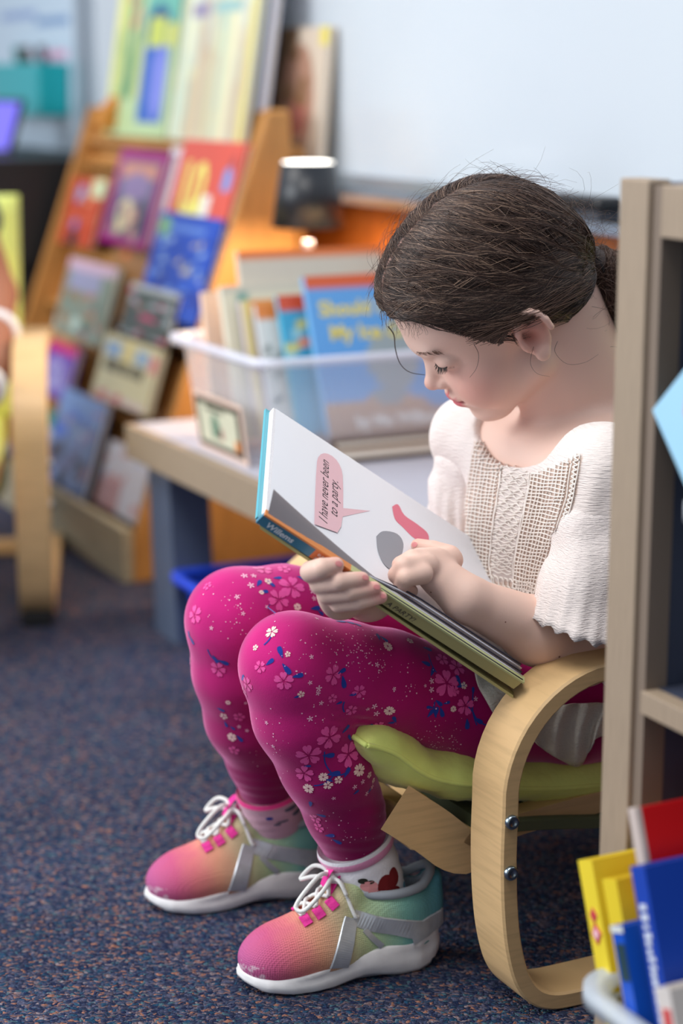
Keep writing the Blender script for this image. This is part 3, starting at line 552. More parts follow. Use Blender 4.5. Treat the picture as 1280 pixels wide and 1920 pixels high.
def polygonize(F, lo, hi, h, B=14):
    """sparse surface nets"""
    lo = np.array(lo, float); hi = np.array(hi, float); nb = np.maximum(1, np.ceil((hi - lo) / (h * B)).astype(int))
    rad = h * B * .5 * math.sqrt(3); ks = []; vs = []; fs = []
    off = np.stack(np.meshgrid(*[np.arange(B + 2)] * 3, indexing='ij'), -1).reshape(-1, 3) * h
    S = (nb * B + 4).astype(np.int64); key = lambda I: (I[:, 0] * S[1] + I[:, 1]) * S[2] + I[:, 2]
    corners = np.array([(i, j, k) for i in (0, 1) for j in (0, 1) for k in (0, 1)])
    edges = [(a, b) for a in range(8) for b in range(a + 1, 8) if np.abs(corners[a] - corners[b]).sum() == 1]
    E_all = []
    for bi in np.ndindex(*nb):
        b0 = np.array(bi) * B; o = lo + b0 * h; c = o + h * B * .5
        d0 = F.ev(c[None], c, rad)[0]
        if abs(d0) > rad * 1.9 + .004 and d0 < .9: continue
        if d0 >= .9 and not any(np.linalg.norm(c - pc) < R + rad for f, pc, R, k, op in F.P if op == 'u'): continue
        g = F.ev(o + off, c, rad + h * 2).reshape(B + 2, B + 2, B + 2)
        sg = g < 0
        if sg.all() or not sg.any(): continue
        n = B + 1
        cs = [g[a:a + n, b:b + n, d:d + n] for a, b, d in corners]; ss = [x < 0 for x in cs]; cnt = sum(x.astype(int) for x in ss)
        I = np.argwhere((cnt > 0) & (cnt < 8)); ii = tuple(I.T)
        acc = np.zeros((len(I), 3)); m = np.zeros(len(I))
        for a, b in edges:
            va, vb = cs[a][ii], cs[b][ii]; cr = (va < 0) != (vb < 0); t = np.where(cr, va / np.where(cr, va - vb, 1), 0)
            p = corners[a] + t[:, None] * (corners[b] - corners[a]); acc += p * cr[:, None]; m += cr
        ks.append(key(I + b0)); vs.append(o + (I + acc / m[:, None]) * h)
        for ax in range(3):  # edges owned by this block
            u, v = (ax + 1) % 3, (ax + 2) % 3; sl0 = [slice(0, B)] * 3; sl1 = list(sl0); sl1[ax] = slice(1, B + 1)
            A = sg[tuple(sl0)]; Bq = sg[tuple(sl1)]; J = np.argwhere(A != Bq)
            if not len(J): continue
            fl = A[tuple(J.T)]; J = J + b0; eu = np.eye(3, dtype=int)[u]; evv = np.eye(3, dtype=int)[v]
            q = np.stack([key(J), key(J - eu), key(J - eu - evv), key(J - evv)], 1); ok = ((J - eu - evv) >= 0).all(1); q = np.where(fl[:, None], q, q[:, ::-1]); fs.append(q[ok])
    K = np.concatenate(ks); V = np.concatenate(vs); Q = np.concatenate(fs)
    K, idx = np.unique(K, return_index=True); V = V[idx]
    pos = np.clip(np.searchsorted(K, Q), 0, len(K) - 1); good = (K[pos] == Q).all(1); pos = pos[good]
    return V, pos
def relax(V, Q, it=2, a=.5):
    """light Laplacian smoothing of a quad mesh"""
    e = np.concatenate([Q[:, [i, (i + 1) % 4]] for i in range(4)]); n = len(V)
    for _ in range(it):
        s = np.zeros_like(V); c = np.zeros(n)
        np.add.at(s, e[:, 0], V[e[:, 1]]); np.add.at(s, e[:, 1], V[e[:, 0]]); np.add.at(c, e[:, 0], 1); np.add.at(c, e[:, 1], 1)
        V = V * (1 - a) + a * s / np.maximum(c, 1)[:, None]
    return V
def bvh_of(V, Q): return BVHTree.FromPolygons([Vector(v) for v in V.tolist()], Q.tolist())
CAM = Vector((0, 0, CH))
def hit(bvh, u, v):
    r = ray(u, v).normalized(); p, nrm, i, d = bvh.ray_cast(CAM, r); return p, nrm
def vnoise(p, seed=0, f=1.0):
    """cheap smooth pseudo noise from summed sines"""
    rr = np.random.default_rng(seed); o = np.zeros(len(p))
    for k in range(5): w = rr.normal(size=3) * f * (1 + .5 * k); o += np.sin(p @ w + rr.uniform(0, 6.28)) / (1 + .5 * k)
    return o / 2.5
def sstep(a, b, x): t = np.clip((x - a) / (b - a), 0, 1); return t * t * (3 - 2 * t)
def PYn(u, v, y): return np.array(PY(u, v, y))
# ================================================================== the reading girl
girl = empty('person', (0.20, 1.86, 0.0), (0, 0, 0), 'child in cream lace blouse and pink floral leggings reading a picture book', 'person')
GI = Matrix.Translation(girl.location).inverted()
def wear(o):
    """hang a world-space mesh under the person"""
    o.parent = girl; o.matrix_parent_inverse = GI; return o
# ------------------------------------------------------------------ leggings
KN = PYn(548, 1247, 1.70); HN = np.array([.225, 1.815, .250]); AN = PYn(669, 1592, 1.752)
thn = [KN, PYn(640, 1262, 1.722), PYn(720, 1278, 1.742), PYn(800, 1303, 1.762), PYn(885, 1328, 1.782), HN, np.array([.275, 1.845, .245])]
KF = PYn(447, 1163, 1.835); AF = PYn(507, 1492, 1.902); HF = np.array([.185, 1.955, .250])
thf = [KF, PYn(530, 1155, 1.86), PYn(620, 1170, 1.885), PYn(720, 1195, 1.91), PYn(830, 1225, 1.935), HF, np.array([.25, 1.96, .245])]
LG = Field()
LG.limb(thn, [.0478, .0482, .049, .050, .0525, .062, .066], .010)
LG.limb([KN, PYn(566, 1340, 1.708), PYn(614, 1430, 1.725), PYn(646, 1520, 1.741), AN], [.0475, .0455, .0450, .0372, .0312], .010, first=.012)
LG.limb(thf, [.0512, .0505, .0505, .0515, .053, .062, .066], .010)
LG.limb([KF, PYn(452, 1255, 1.845), PYn(470, 1345, 1.865), PYn(490, 1420, 1.885), AF], [.0505, .0480, .0455, .0350, .0285], .010, first=.012)
LG.ell((.265, 1.90, .262), (.075, .11, .07), None, .02)
def crease(cpt, dirv, freq, amp, rad):
    cpt = np.array(cpt); dirv = np.array(dirv) / np.linalg.norm(dirv)
    def f(p):
        q = p - cpt; w = np.exp(-(q * q).sum(1) / rad ** 2); return amp * w * np.sin(freq * (q @ dirv) + 2.2 * np.sin(60 * q[:, 2]))
    LG.add(f, cpt, rad * 2, 0, 'd')
crease(PYn(625, 1322, 1.70), (.5, .1, .85), 620, .0016, .034); crease(PYn(655, 1345, 1.70), (.2, .1, 1), 500, .0022, .022)
crease(PYn(705, 1560, 1.72), (.15, 0, 1), 420, .0010, .04); crease(PYn(490, 1460, 1.87), (.1, 0, 1), 450, .0009, .03)
V, Q = polygonize(LG, (-.20, 1.58, .06), (.36, 2.08, .42), .0030); V = relax(V, Q, 2)
# cut the hems square to the shin
def cutleg(V, Q, A, K, r=.07):
    ax = (K - A) / np.linalg.norm(K - A); q = V - A; t = q @ ax; d = np.linalg.norm(q - t[:, None] * ax, axis=1); return (t < 0) & (d < r)
bad = cutleg(V, Q, AN, KN) | cutleg(V, Q, AF, KF); Q = Q[~bad[Q].any(1)]
LV, LQ = V, Q; LB_ = bvh_of(LV, LQ)
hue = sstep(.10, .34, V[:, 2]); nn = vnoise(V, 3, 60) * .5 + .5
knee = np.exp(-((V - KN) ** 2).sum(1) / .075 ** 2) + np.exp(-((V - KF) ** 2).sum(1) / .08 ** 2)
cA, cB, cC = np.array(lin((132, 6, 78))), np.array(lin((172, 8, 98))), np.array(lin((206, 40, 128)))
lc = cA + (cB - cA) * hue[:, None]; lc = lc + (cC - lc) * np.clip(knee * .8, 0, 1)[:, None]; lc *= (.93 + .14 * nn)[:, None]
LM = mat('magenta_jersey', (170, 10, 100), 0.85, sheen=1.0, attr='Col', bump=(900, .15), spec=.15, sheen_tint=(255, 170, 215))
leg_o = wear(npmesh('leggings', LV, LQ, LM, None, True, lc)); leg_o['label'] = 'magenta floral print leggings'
# --- printed flowers, laid on the cloth
class Decals:
    def __init__(s, bvh): s.b = bvh; s.V = []; s.F = []
    def frame(s, u, v):
        p, n = hit(s.b, u, v)
        if p is None: return None
        r = ray(u, v).normalized(); x = Vector((1, 0, 0)); x = (x - n * x.dot(n)).normalized(); y = n.cross(x)
        return p, n, x, y
    def poly(s, fr, pts, lift=.0005):
        p, n, x, y = fr; k = len(s.V); ok = True
        for a, b in pts:
            q = p + x * a + y * b; c, cn, i, d = s.b.find_nearest(q)
            s.V.append(c + cn * lift)
        s.F.append(tuple(range(k, k + len(pts))))
    def fan(s, fr, c, rim, lift=.0005):
        p, n, x, y = fr; k = len(s.V)
        for a, b in [c] + rim:
            q = p + x * a + y * b; cc, cn, i, d = s.b.find_nearest(q); s.V.append(cc + cn * lift)
        for j in range(len(rim) - 1): s.F.append((k, k + 1 + j, k + 2 + j))
    def petal(s, fr, ang, r0, r1, wd, notch=.0, lift=.0005):
        ca, sa = math.cos(ang), math.sin(ang); P = []
        prof = [(0, .12), (.25, .55), (.55, .95), (.8, 1.0), (.96, .7), (1.0, .3), (1 - notch, 0)]
        rim = [(r0 + (r1 - r0) * t, wd * w) for t, w in prof] + [(r0 + (r1 - r0) * t, -wd * w) for t, w in reversed(prof[:-1])]
        P = [(a * ca - b * sa, a * sa + b * ca) for a, b in rim]; cx = r0 + (r1 - r0) * .5
        s.fan(fr, (cx * ca, cx * sa), P + [P[0]], lift)
    def flower(s, u, v, r, n=5, rot=None, notch=.14):
        fr = s.frame(u, v)
        if fr is None: return
        rot = random.uniform(0, 6.28) if rot is None else rot
        for k in range(n): a = rot + 2 * math.pi * k / n; s.petal(fr, a, r * .14, r * random.uniform(.9, 1.08), r * .34, notch)
    def star(s, u, v, r):
        fr = s.frame(u, v)
        if fr is None: return
        rot = random.uniform(0, 6)
        for k in range(5): s.petal(fr, rot + 1.2566 * k, 0, r, r * .2)
    def leaf(s, u, v, ang, l, wd=.3):
        fr = s.frame(u, v)
        if fr is not None: s.petal(fr, ang, -l / 2, l / 2, l * wd * .5, 0)
    def stem(s, u0, v0, u1, v1, wpx=.0007):
        fa, fb = s.frame(u0, v0), s.frame(u1, v1)
        if fa is None or fb is None: return
        a, b = fa[0], fb[0]; N = 7; d = (b - a); sd = d.cross(fa[1]).normalized() * wpx; bow = d.cross(fa[1]) * .12; L = []
        for i in range(N + 1):
            t = i / N; c = a + d * t + bow * math.sin(math.pi * t); k = len(s.V)
            for q in (c - sd, c + sd): cc, cn, ii, dd = s.b.find_nearest(q); s.V.append(cc + cn * .0004)
            if i: s.F.append((k - 2, k - 1, k + 1, k))
    def dot(s, u, v, r):
        fr = s.frame(u, v)
        if fr is not None: s.poly(fr, [(r * math.cos(a * 1.257), r * math.sin(a * 1.257)) for a in range(5)])
    def build(s, name, m, parent):
        o = mesh(name, s.V, s.F, m, None); o.parent = parent
        if parent is leg_o: o.matrix_parent_inverse = Matrix.Identity(4)
        o['kind'] = 'stuff'; return o
def cp(x, y): return 330 + x * .4922, 1020 + y * .4922
PXM = .4922 / 2000
pinkD, pinkC, blueD, crD, whD = Decals(LB_), Decals(LB_), Decals(LB_), Decals(LB_), Decals(LB_)
FL = [(320, 468, 25), (410, 522, 38), (272, 535, 30), (597, 498, 37), (697, 562, 28), (595, 587, 20), (667, 632, 24), (775, 692, 26), (583, 735, 50), (655, 800, 50), (505, 805, 50), (487, 872, 38), (1030, 530, 54), (1100, 615, 40), (1012, 440, 28), (1068, 470, 34), (1060, 560, 22), (440, 165, 56), (390, 212, 46), (72, 270, 38), (160, 475, 36), (240, 658, 26), (330, 98, 42), (220, 785, 24), (530, 1045, 26), (545, 1080, 24), (260, 560, 22), (55, 440, 24), (120, 160, 20), (410, 96, 30)]
for x, y, r in FL:
    u, v = cp(x, y); R = r * PXM; pinkD.flower(u, v, R)
    fr = pinkC.frame(u, v)
    if fr is not None:
        for k in range(7): pinkC.petal(fr, k * .9, R * .08, R * .42, R * .035, 0, .0008)
for x, y, r in [(365, 335, 26), (805, 390, 22), (476, 572, 14), (425, 420, 11), (812, 635, 22), (560, 887, 19), (578, 918, 19), (618, 898, 17), (697, 862, 26), (505, 930, 22), (350, 143, 18), (462, 240, 16), (182, 655, 18), (212, 735, 20), (1055, 628, 13), (1095, 540, 15), (820, 725, 15), (890, 370, 16), (198, 603, 12), (735, 880, 14), (750, 900, 12), (800, 1050, 10), (325, 185, 11), (303, 395, 13)]:
    u, v = cp(x, y); crD.flower(u, v, r * PXM, random.choice((5, 6)), None, .25)
for x, y, r in [(260, 122, 15), (285, 158, 15), (295, 122, 13), (520, 180, 15), (545, 208, 13), (525, 208, 11), (543, 550, 13), (510, 528, 9), (755, 618, 13), (730, 628, 9), (763, 645, 13), (972, 522, 12), (948, 540, 7), (972, 555, 12), (510, 665, 12), (515, 430, 9), (345, 240, 8), (232, 202, 11), (255, 265, 9), (135, 320, 9), (765, 460, 11), (830, 552, 8), (725, 950, 11), (745, 925, 11), (710, 905, 11), (680, 925, 11), (600, 968, 9), (540, 568, 10), (552, 605, 10), (370, 770, 9), (345, 680, 9), (1020, 405, 10), (1045, 412, 10), (1140, 590, 10), (400, 890, 7), (535, 285, 9), (265, 605, 8), (240, 695, 9), (270, 710, 8)]:
    u, v = cp(x, y); whD.star(u, v, r * PXM)
for cx, cy, sx, sy, n in ((690, 400, 70, 60, 70), (1000, 745, 75, 55, 80), (770, 470, 60, 50, 24), (220, 235, 80, 60, 26), (360, 760, 60, 90, 34), (480, 420, 80, 80, 24), (640, 1090, 90, 70, 30), (870, 560, 120, 110, 40), (640, 380, 120, 60, 30), (250, 300, 60, 40, 14), (560, 650, 50, 40, 14)):
    for _ in range(n): u, v = cp(random.gauss(cx, sx * .7), random.gauss(cy, sy * .7)); whD.dot(u, v, random.choice((.00035, .0005, .0008)))
LF = [(398, 412, 1.9, 44), (420, 475, -.9, 46), (463, 502, .2, 40), (357, 450, .6, 36), (637, 525, -1.4, 46), (630, 485, .5, 36), (672, 573, .1, 26), (832, 668, 1.9, 34), (818, 680, 0, 26), (740, 690, .9, 22), (770, 355, 1.9, 36), (790, 362, -.4, 36), (950, 455, 0, 42), (975, 488, 1.2, 36), (955, 400, .4, 44), (1000, 605, -.7, 34), (1030, 605, .2, 26), (966, 622, 2.9, 28), (968, 645, .9, 36), (990, 640, 1.4, 40), (1011, 640, -1.3, 40), (1108, 685, -1.5, 44), (1085, 540, .4, 40), (1130, 560, 1.5, 30), (1075, 520, 2, 40), (645, 705, .4, 40), (660, 738, 2, 30), (580, 805, -.2, 48), (600, 875, 0, 50), (650, 870, 1, 40), (585, 900, 2.8, 26), (552, 1033, 0, 36), (585, 1110, .3, 40), (612, 1132, -.5, 40), (315, 150, 1.2, 40), (335, 182, .4, 36), (360, 150, -.6, 40), (480, 130, 0, 44), (385, 130, .4, 36), (530, 245, .2, 44), (550, 262, -.5, 30), (170, 630, -.2, 34), (190, 685, -1.2, 30), (242, 740, -.9, 36), (50, 345, 1.8, 30), (60, 365, -.6, 40), (150, 438, -1, 40), (180, 450, -.3, 44), (1150, 672, -.6, 40), (512, 990, 1.5, 34), (625, 296, .4, 40), (660, 300, 0, 36), (690, 308, -.2, 30), (458, 582, .3, 20), (620, 605, .2, 24), (255, 510, 1, 34), (500, 845, .1, 26), (735, 940, .6, 22), (685, 945, .4, 26), (215, 700, -.6, 24)]
for x, y, a, l in LF: u, v = cp(x, y); blueD.leaf(u, v, a, l * PXM * 1.05, .42)
for a in ((335, 385, 365, 345), (565, 790, 600, 880), (600, 880, 660, 860), (1130, 560, 1145, 690), (1110, 600, 1130, 640), (1130, 640, 1180, 690), (960, 420, 990, 490), (525, 920, 600, 880), (120, 400, 160, 450), (370, 270, 365, 210), (985, 600, 990, 660), (640, 600, 640, 640)): blueD.stem(*cp(a[0], a[1]), *cp(a[2], a[3]))
ink = lambda n, c: mat(n, c, .85, sheen=.6, spec=.1)
for D_, n_, m_ in ((pinkD, 'flower_print', ink('print_pink', (232, 84, 160))), (pinkC, 'flower_center_print', ink('print_pink_deep', (196, 40, 120))), (blueD, 'leaf_print', ink('print_blue', (36, 60, 150))), (crD, 'blossom_print', ink('print_cream', (246, 206, 200))), (whD, 'speckle_print', ink('print_white', (246, 190, 214)))):
    D_.build(n_, m_, leg_o)
# ------------------------------------------------------------------ sneakers (built once, heel at the origin, toe along +x)
SHL = .206
def shoe_mesh():
    U = Field()
    U.ell((.165, 0, .026), (.040, .0365, .026), k=.0); U.ell((.140, 0, .032), (.052, .0385, .030), k=.012); U.ell((.105, 0, .036), (.056, .0345, .040), None, .014)
    U.ell((.045, 0, .040), (.044, .0315, .044), k=.014); U.ell((.052, 0, .066), (.050, .0315, .024), k=.012)
    U.cone((.125, 0, .052), (.093, 0, .084), .017, .0165, .010, flat=((0, 1, 0), 1.35)); U.cone((.008, 0, .05), (.006, 0, .086), .010, .009, .012, flat=((0, 1, 0), 1.6))
    # ankle cavity
    U.ell((.052, 0, .098), (.040, .0245, .050), None, .004, 's')
    U.add(lambda p: p[:, 2] - .010, (0, 0, -10), 1e4, .002, 's')
    V, Q = polygonize(U, (-.012, -.05, .004), (.215, .05, .12), .0016); return relax(V, Q, 2), Q
SV, SQ = shoe_mesh()
def shoe_col(V):
    x = V[:, 0] + .10 * (V[:, 2] - .05) * -1 + .004 * vnoise(V, 5, 120)
    st = [(.00, (84, 150, 166)), (.045, (128, 186, 172)), (.085, (188, 206, 156)), (.108, (210, 188, 150)), (.135, (214, 150, 122)), (.158, (206, 112, 118)), (.18, (188, 84, 122)), (.205, (176, 86, 136))]
    xs = [a for a, b in st]; cs = np.array([lin(b) for a, b in st]); c = np.stack([np.interp(x, xs, cs[:, i]) for i in range(3)], 1)
    inside = ((V[:, 0] - .052) / .041) ** 2 + (V[:, 1] / .0255) ** 2 + ((V[:, 2] - .098) / .051) ** 2 < 1.0
    c[inside] = lin((150, 158, 168))
    scuff = (V[:, 0] > .188) & (V[:, 2] < .03) & (vnoise(V, 9, 300) > .15); c[scuff] = c[scuff] * .5 + np.array(lin((226, 206, 214))) * .5
    return c
knit = mat('shoe_knit_mesh', (255, 255, 255), .8, attr='Col', spec=.25)
def knit_nodes():
    nt = knit.node_tree; N = nt.nodes; L = nt.links; b = N['Principled BSDF']; tc = N.new('ShaderNodeTexCoord'); mp = N.new('ShaderNodeMapping'); mp.inputs['Scale'].default_value = (1, 1.15, 1.15); L.new(tc.outputs['Object'], mp.inputs[0])
    v = N.new('ShaderNodeTexVoronoi'); v.inputs['Scale'].default_value = 480; v.inputs['Randomness'].default_value = .15; L.new(mp.outputs[0], v.inputs['Vector'])
    bp = N.new('ShaderNodeBump'); bp.inputs['Strength'].default_value = .7; bp.inputs['Distance'].default_value = .001; L.new(v.outputs['Distance'], bp.inputs['Height']); L.new(bp.outputs[0], b.inputs['Normal'])
knit_nodes()
foam = mat('white_foam_sole', (228, 226, 226), .55, noise=(60, .05), bump=(150, .08)); lacew = mat('white_lace', (236, 236, 232), .8, bump=(900, .5)); pinkt = mat('hot_pink_webbing', (232, 30, 150), .6, bump=(700, .3))
silver = mat('holographic_silver', (196, 200, 204), .38, metal=.45, noise=(60, .12)); lining = mat('grey_lining', (160, 166, 174), .9)
def sole_verts():
    xs = np.concatenate([np.linspace(0, .03, 9)[:-1], np.linspace(.03, .17, 18)[:-1], np.linspace(.17, SHL, 12)])
    kx = [0, .004, .012, .03, .06, .10, .14, .165, .185, .198, .2045, SHL]; kw = [0, .013, .022, .0305, .0315, .0325, .0385, .0370, .0305, .019, .009, 0]
    w = np.interp(xs, kx, kw); top = np.interp(xs, [0, .03, .07, .10, .14, .18, SHL], [.040, .034, .033, .030, .021, .018, .019]); bot = np.interp(xs, [0, .02, .05, .085, .12, .16, .19, SHL], [.010, .002, .0, .006, .0, .0, .004, .011])
    rings = [(0.0, .0, .90), (.12, .15, 1.02), (.45, .5, 1.05), (.72, .75, 1.0), (.9, .92, 1.01), (1.0, 1.0, .95), (1.0, .98, .80)]
    V = []; F = []; n = len(xs); loop = [(i, 1) for i in range(n)] + [(i, -1) for i in range(n - 2, 0, -1)]; m = len(loop)
    for _, f, sc in rings:
        for i, sg in loop:
            z = bot[i] + (top[i] - bot[i]) * f; xx = xs[i] + (sc - 1) * (.03 if xs[i] > .19 else (-.03 if xs[i] < .012 else 0)); gro = .0018 * math.sin(xs[i] * 60) * (1 if .3 < f < .8 else 0)
            V.append((xx, sg * (w[i] * sc - gro * (w[i] > .02)), z))
    for r in range(len(rings) - 1):
        for j in range(m): F.append((r * m + j, r * m + (j + 1) % m, (r + 1) * m + (j + 1) % m, (r + 1) * m + j))
    F.append(tuple(reversed(range(m)))); F.append(tuple(range((len(rings) - 1) * m, len(rings) * m))); return V, F
SB = bvh_of(SV, SQ)
def drop(x, y, lift=0.001):
    """point on the upper seen from above"""
    p, n, i, d = SB.ray_cast(Vector((x, y, .2)), Vector((0, 0, -1)))
    return (p + n * lift) if p is not None else Vector((x, y, .05))
def side(x, z, lift=.0008, sg=1):
    p, n, i, d = SB.ray_cast(Vector((x, .2 * sg, z)), Vector((0, -sg, 0)))
    if p is None: p, n, i, d = SB.find_nearest(Vector((x, .02 * sg, z)))
    return p + n * lift
def ribbon(name, centers, normals, wd, th, m, parent):
    """flat strap with thickness along a 3-D path; wd may vary"""
    V = []; F = []; K = len(centers)
    for i, c in enumerate(centers):
        a = centers[max(i - 1, 0)]; b = centers[min(i + 1, K - 1)]; t = (b - a).normalized(); n = normals[i]; sd = t.cross(n).normalized() * (wd[i] if hasattr(wd, '__len__') else wd) / 2
        V += [c - sd, c + sd, c + sd * .9 + n * th, c - sd * .9 + n * th]
    for i in range(K - 1):
        for j in range(4): F.append((i * 4 + j, i * 4 + (j + 1) % 4, i * 4 + 4 + (j + 1) % 4, i * 4 + 4 + j))
    F += [(3, 2, 1, 0), tuple(range(len(V) - 4, len(V)))]
    return mesh(name, V, F, m, parent)
def spline3(P, n=8):
    P = [tuple(p) for p in P]; return [Vector(q) for q in smooth_path(P, n)]
def surf_strap(name, pts, wd, m, parent, sg, th=.0012):
    """strap that follows the side of the upper through (x,z) points"""
    q = smooth_path(pts, 8); C = []; Nn = []
    for x, z in q: 
        p = side(x, z, 0, sg); c, n, i, d = SB.find_nearest(p); C.append(c + n * .0004); Nn.append(n)
    W_ = np.interp(np.linspace(0, 1, len(C)), np.linspace(0, 1, len(wd)), wd); return ribbon(name, C, Nn, list(W_), th, m, parent)
def sneaker(root):
    up = npmesh('upper', SV, SQ, knit, root, True, shoe_col(SV))
    V, F = sole_verts(); so = mesh('sole', V, F, foam, root, True)
    for sg in (1, -1):
        surf_strap('overlay', [(.100, .066), (.106, .052), (.112, .036), (.116, .022)], [.014, .016, .019, .022], silver, root, sg)
        surf_strap('overlay', [(.098, .066), (.078, .058), (.055, .052), (.030, .044)], [.016, .017, .018, .020], silver, root, sg)
        surf_strap('overlay', [(.088, .054), (.080, .044), (.070, .034)], [.006, .006, .006], silver, root, sg, .0009)
        surf_strap('heel_counter', [(.040, .040), (.018, .046), (.002, .050)], [.020, .020, .018], silver, root, sg)
    # collar roll
    C = []
    for k in range(28):
        a = 2 * math.pi * k / 28; C.append(Vector((.050 + .041 * math.cos(a), .0262 * math.sin(a), .0835 + .004 * math.cos(a + .3) ** 2 + (.010 if math.cos(a) < -.6 else 0) * (-.6 - math.cos(a)) / .4)))
    tube('collar', C, .0048, lining, root, 8, True)
    # lace tabs, laces and bow
    for x, sx in ((.142, .0135), (.129, .0145), (.116, .0150)):
        for sg in (1, -1):
            p = drop(x, sg * sx, 0); q, n, i, d = SB.find_nearest(p); tv = Vector((0, sg, 0)); tv = (tv - n * tv.dot(n)).normalized()
            ribbon('lace_tab', [p - tv * .0055 + n * .0012, p - tv * .003 + n * .0026, p + tv * .002 + n * .0022, p + tv * .0075 + n * .0006], [n] * 4, .0095, .001, pinkt, root)
    def lp(x, y, l): return drop(x, y, l)
    for x0, x1 in ((.142, .129), (.129, .116), (.116, .103)):
        for sg in (1, -1):
            tube('lace', spline3([lp(x0, sg * .010, .0035), lp((x0 + x1) / 2 + .002, sg * .003, .0052), lp((x0 + x1) / 2 - .002, -sg * .003, .0060 if sg > 0 else .0046), lp(x1, -sg * .010, .0035)], 5), .0021, lacew, root, 7)
    tube('lace', spline3([lp(.143, -.010, .0033), lp(.1445, 0, .0034), lp(.143, .010, .0033)], 5), .0021, lacew, root, 7)
    tube('lace', spline3([lp(.103, .010, .003), side(.098, .070, .003, 1), side(.094, .066, .002, 1)], 6), .0021, lacew, root, 7)
    kp = lp(.106, 0, .008)
    K = lambda x, y, z: kp + Vector((x, y, z))
    tube('lace_loop', spline3([K(0, 0, 0), K(.012, .006, .006), K(.030, .012, -.006), K(.040, .013, -.020), K(.034, .020, -.022), K(.016, .020, -.006), K(.002, .006, .001), K(0, 0, 0)], 7), .0022, lacew, root, 7)
    tube('lace_loop', spline3([K(0, 0, 0), K(.004, -.008, .006), K(.012, -.020, .004), K(.022, -.026, -.010), K(.014, -.014, -.004), K(0, 0, 0)], 7), .0022, lacew, root, 7)
    tube('lace_knot', spline3([K(.004, -.005, 0), K(.002, 0, .004), K(0, .006, 0), K(-.003, 0, -.002)], 5), .0035, lacew, root, 8)
    tube('lace', spline3([K(0, .003, 0), K(-.004, .014, -.001), K(-.008, .022, -.012)], 6), .0021, lacew, root, 7)
    # tongue and pull loop
    T = [Vector((.120, .002, .074)), Vector((.112, .002, .088)), Vector((.104, .002, .104)), Vector((.107, .002, .112)), Vector((.115, .002, .106)), Vector((.121, .002, .092))]
    ribbon('pull_tab', [Vector(q) for q in smooth_path([tuple(t) for t in T], 5)], [Vector((.75, 0, .66)) if i < 14 else Vector((-.3, 0, 1)) for i in range(26)], .0125, .0012, pinkt, root)
    return root
def place_shoe(heel, toe, label):
    h = Vector(heel); t = Vector(toe); an = math.atan2(t.y - h.y, t.x - h.x); r = empty('sneaker', (0, 0, 0)); r['label'] = label
    sneaker(r); r.location = h; r.rotation_euler = (0, 0, an); r.parent = girl; r.matrix_parent_inverse = GI; return r
dn = Vector((-.94, -.34, 0)).normalized(); df = Vector((-.955, -.30, 0)).normalized()
toe_n = Vector((-.099, 1.699, 0)); toe_f = Vector((-.206, 1.882, 0))
shoe_n = place_shoe(toe_n - dn * SHL, toe_n, 'rainbow sneaker with a silver overlay on the near foot'); shoe_f = place_shoe(toe_f - df * SHL, toe_f, 'rainbow sneaker on the far foot')
# ------------------------------------------------------------------ socks
sockm = mat('sock_cotton', (255, 255, 255), .9, attr='Col', bump=(500, .3), sheen=.3)
def sock(A, K, shoe_o, an, seed, pal):
    A = Vector(A); ax = (Vector(K) - A).normalized(); foot = shoe_o.matrix_basis @ Vector((.056, 0, .060)); ffw = (shoe_o.matrix_basis.to_3x3() @ Vector((1, 0, 0)))
    path = [A + ax * .012, A + ax * .006, A - ax * .004, A.lerp(foot, .35), A.lerp(foot, .7), foot, foot - Vector((0, 0, .03))]; rad = [an + .0040, an + .0056, an + .0030, an + .0010, an - .003, an - .008, .016]
    pth = spline3(path, 6); rr = np.interp(np.linspace(0, 1, len(pth)), np.linspace(0, 1, len(rad)), rad); V = []; F = []; n = 40; cols = []
    for i, p in enumerate(pth):
        t = (pth[min(i + 1, len(pth) - 1)] - pth[max(i - 1, 0)]).normalized(); y = t.cross(ffw).normalized(); x = y.cross(t).normalized(); s_ = i / (len(pth) - 1)
        for j in range(n):
            a = 2 * math.pi * j / n; rj = rr[i] * (1 + .012 * math.sin(9 * s_ * 6 + 2 * math.cos(a + seed)) * (s_ > .25)); V.append(p + x * math.cos(a) * rj * 1.06 + y * math.sin(a) * rj * .95)
            cols.append(pal(s_, a))
    for i in range(len(pth) - 1):
        for j in range(n): F.append((i * n + j, i * n + (j + 1) % n, i * n + n + (j + 1) % n, i * n + n + j))
    F.append(tuple(range(n)))
    o = mesh('sock', V, F, sockm, None, True); setcol(o, np.array(cols)); wear(o); return o
PKL, WHT = lin((232, 150, 190)), lin((236, 232, 236))
sn = sock(AN, KN, shoe_n, .0312, 1, lambda s, a: WHT if s < .13 else (PKL if s < .36 else WHT)); sn['label'] = 'white sock with a pink band and a red printed patch'
sf = sock(AF, KF, shoe_f, .0285, 2, lambda s, a: lin((238, 60, 140)) if s < .16 else lin((226, 178, 196))); sf['label'] = 'pale pink sock with grey print'
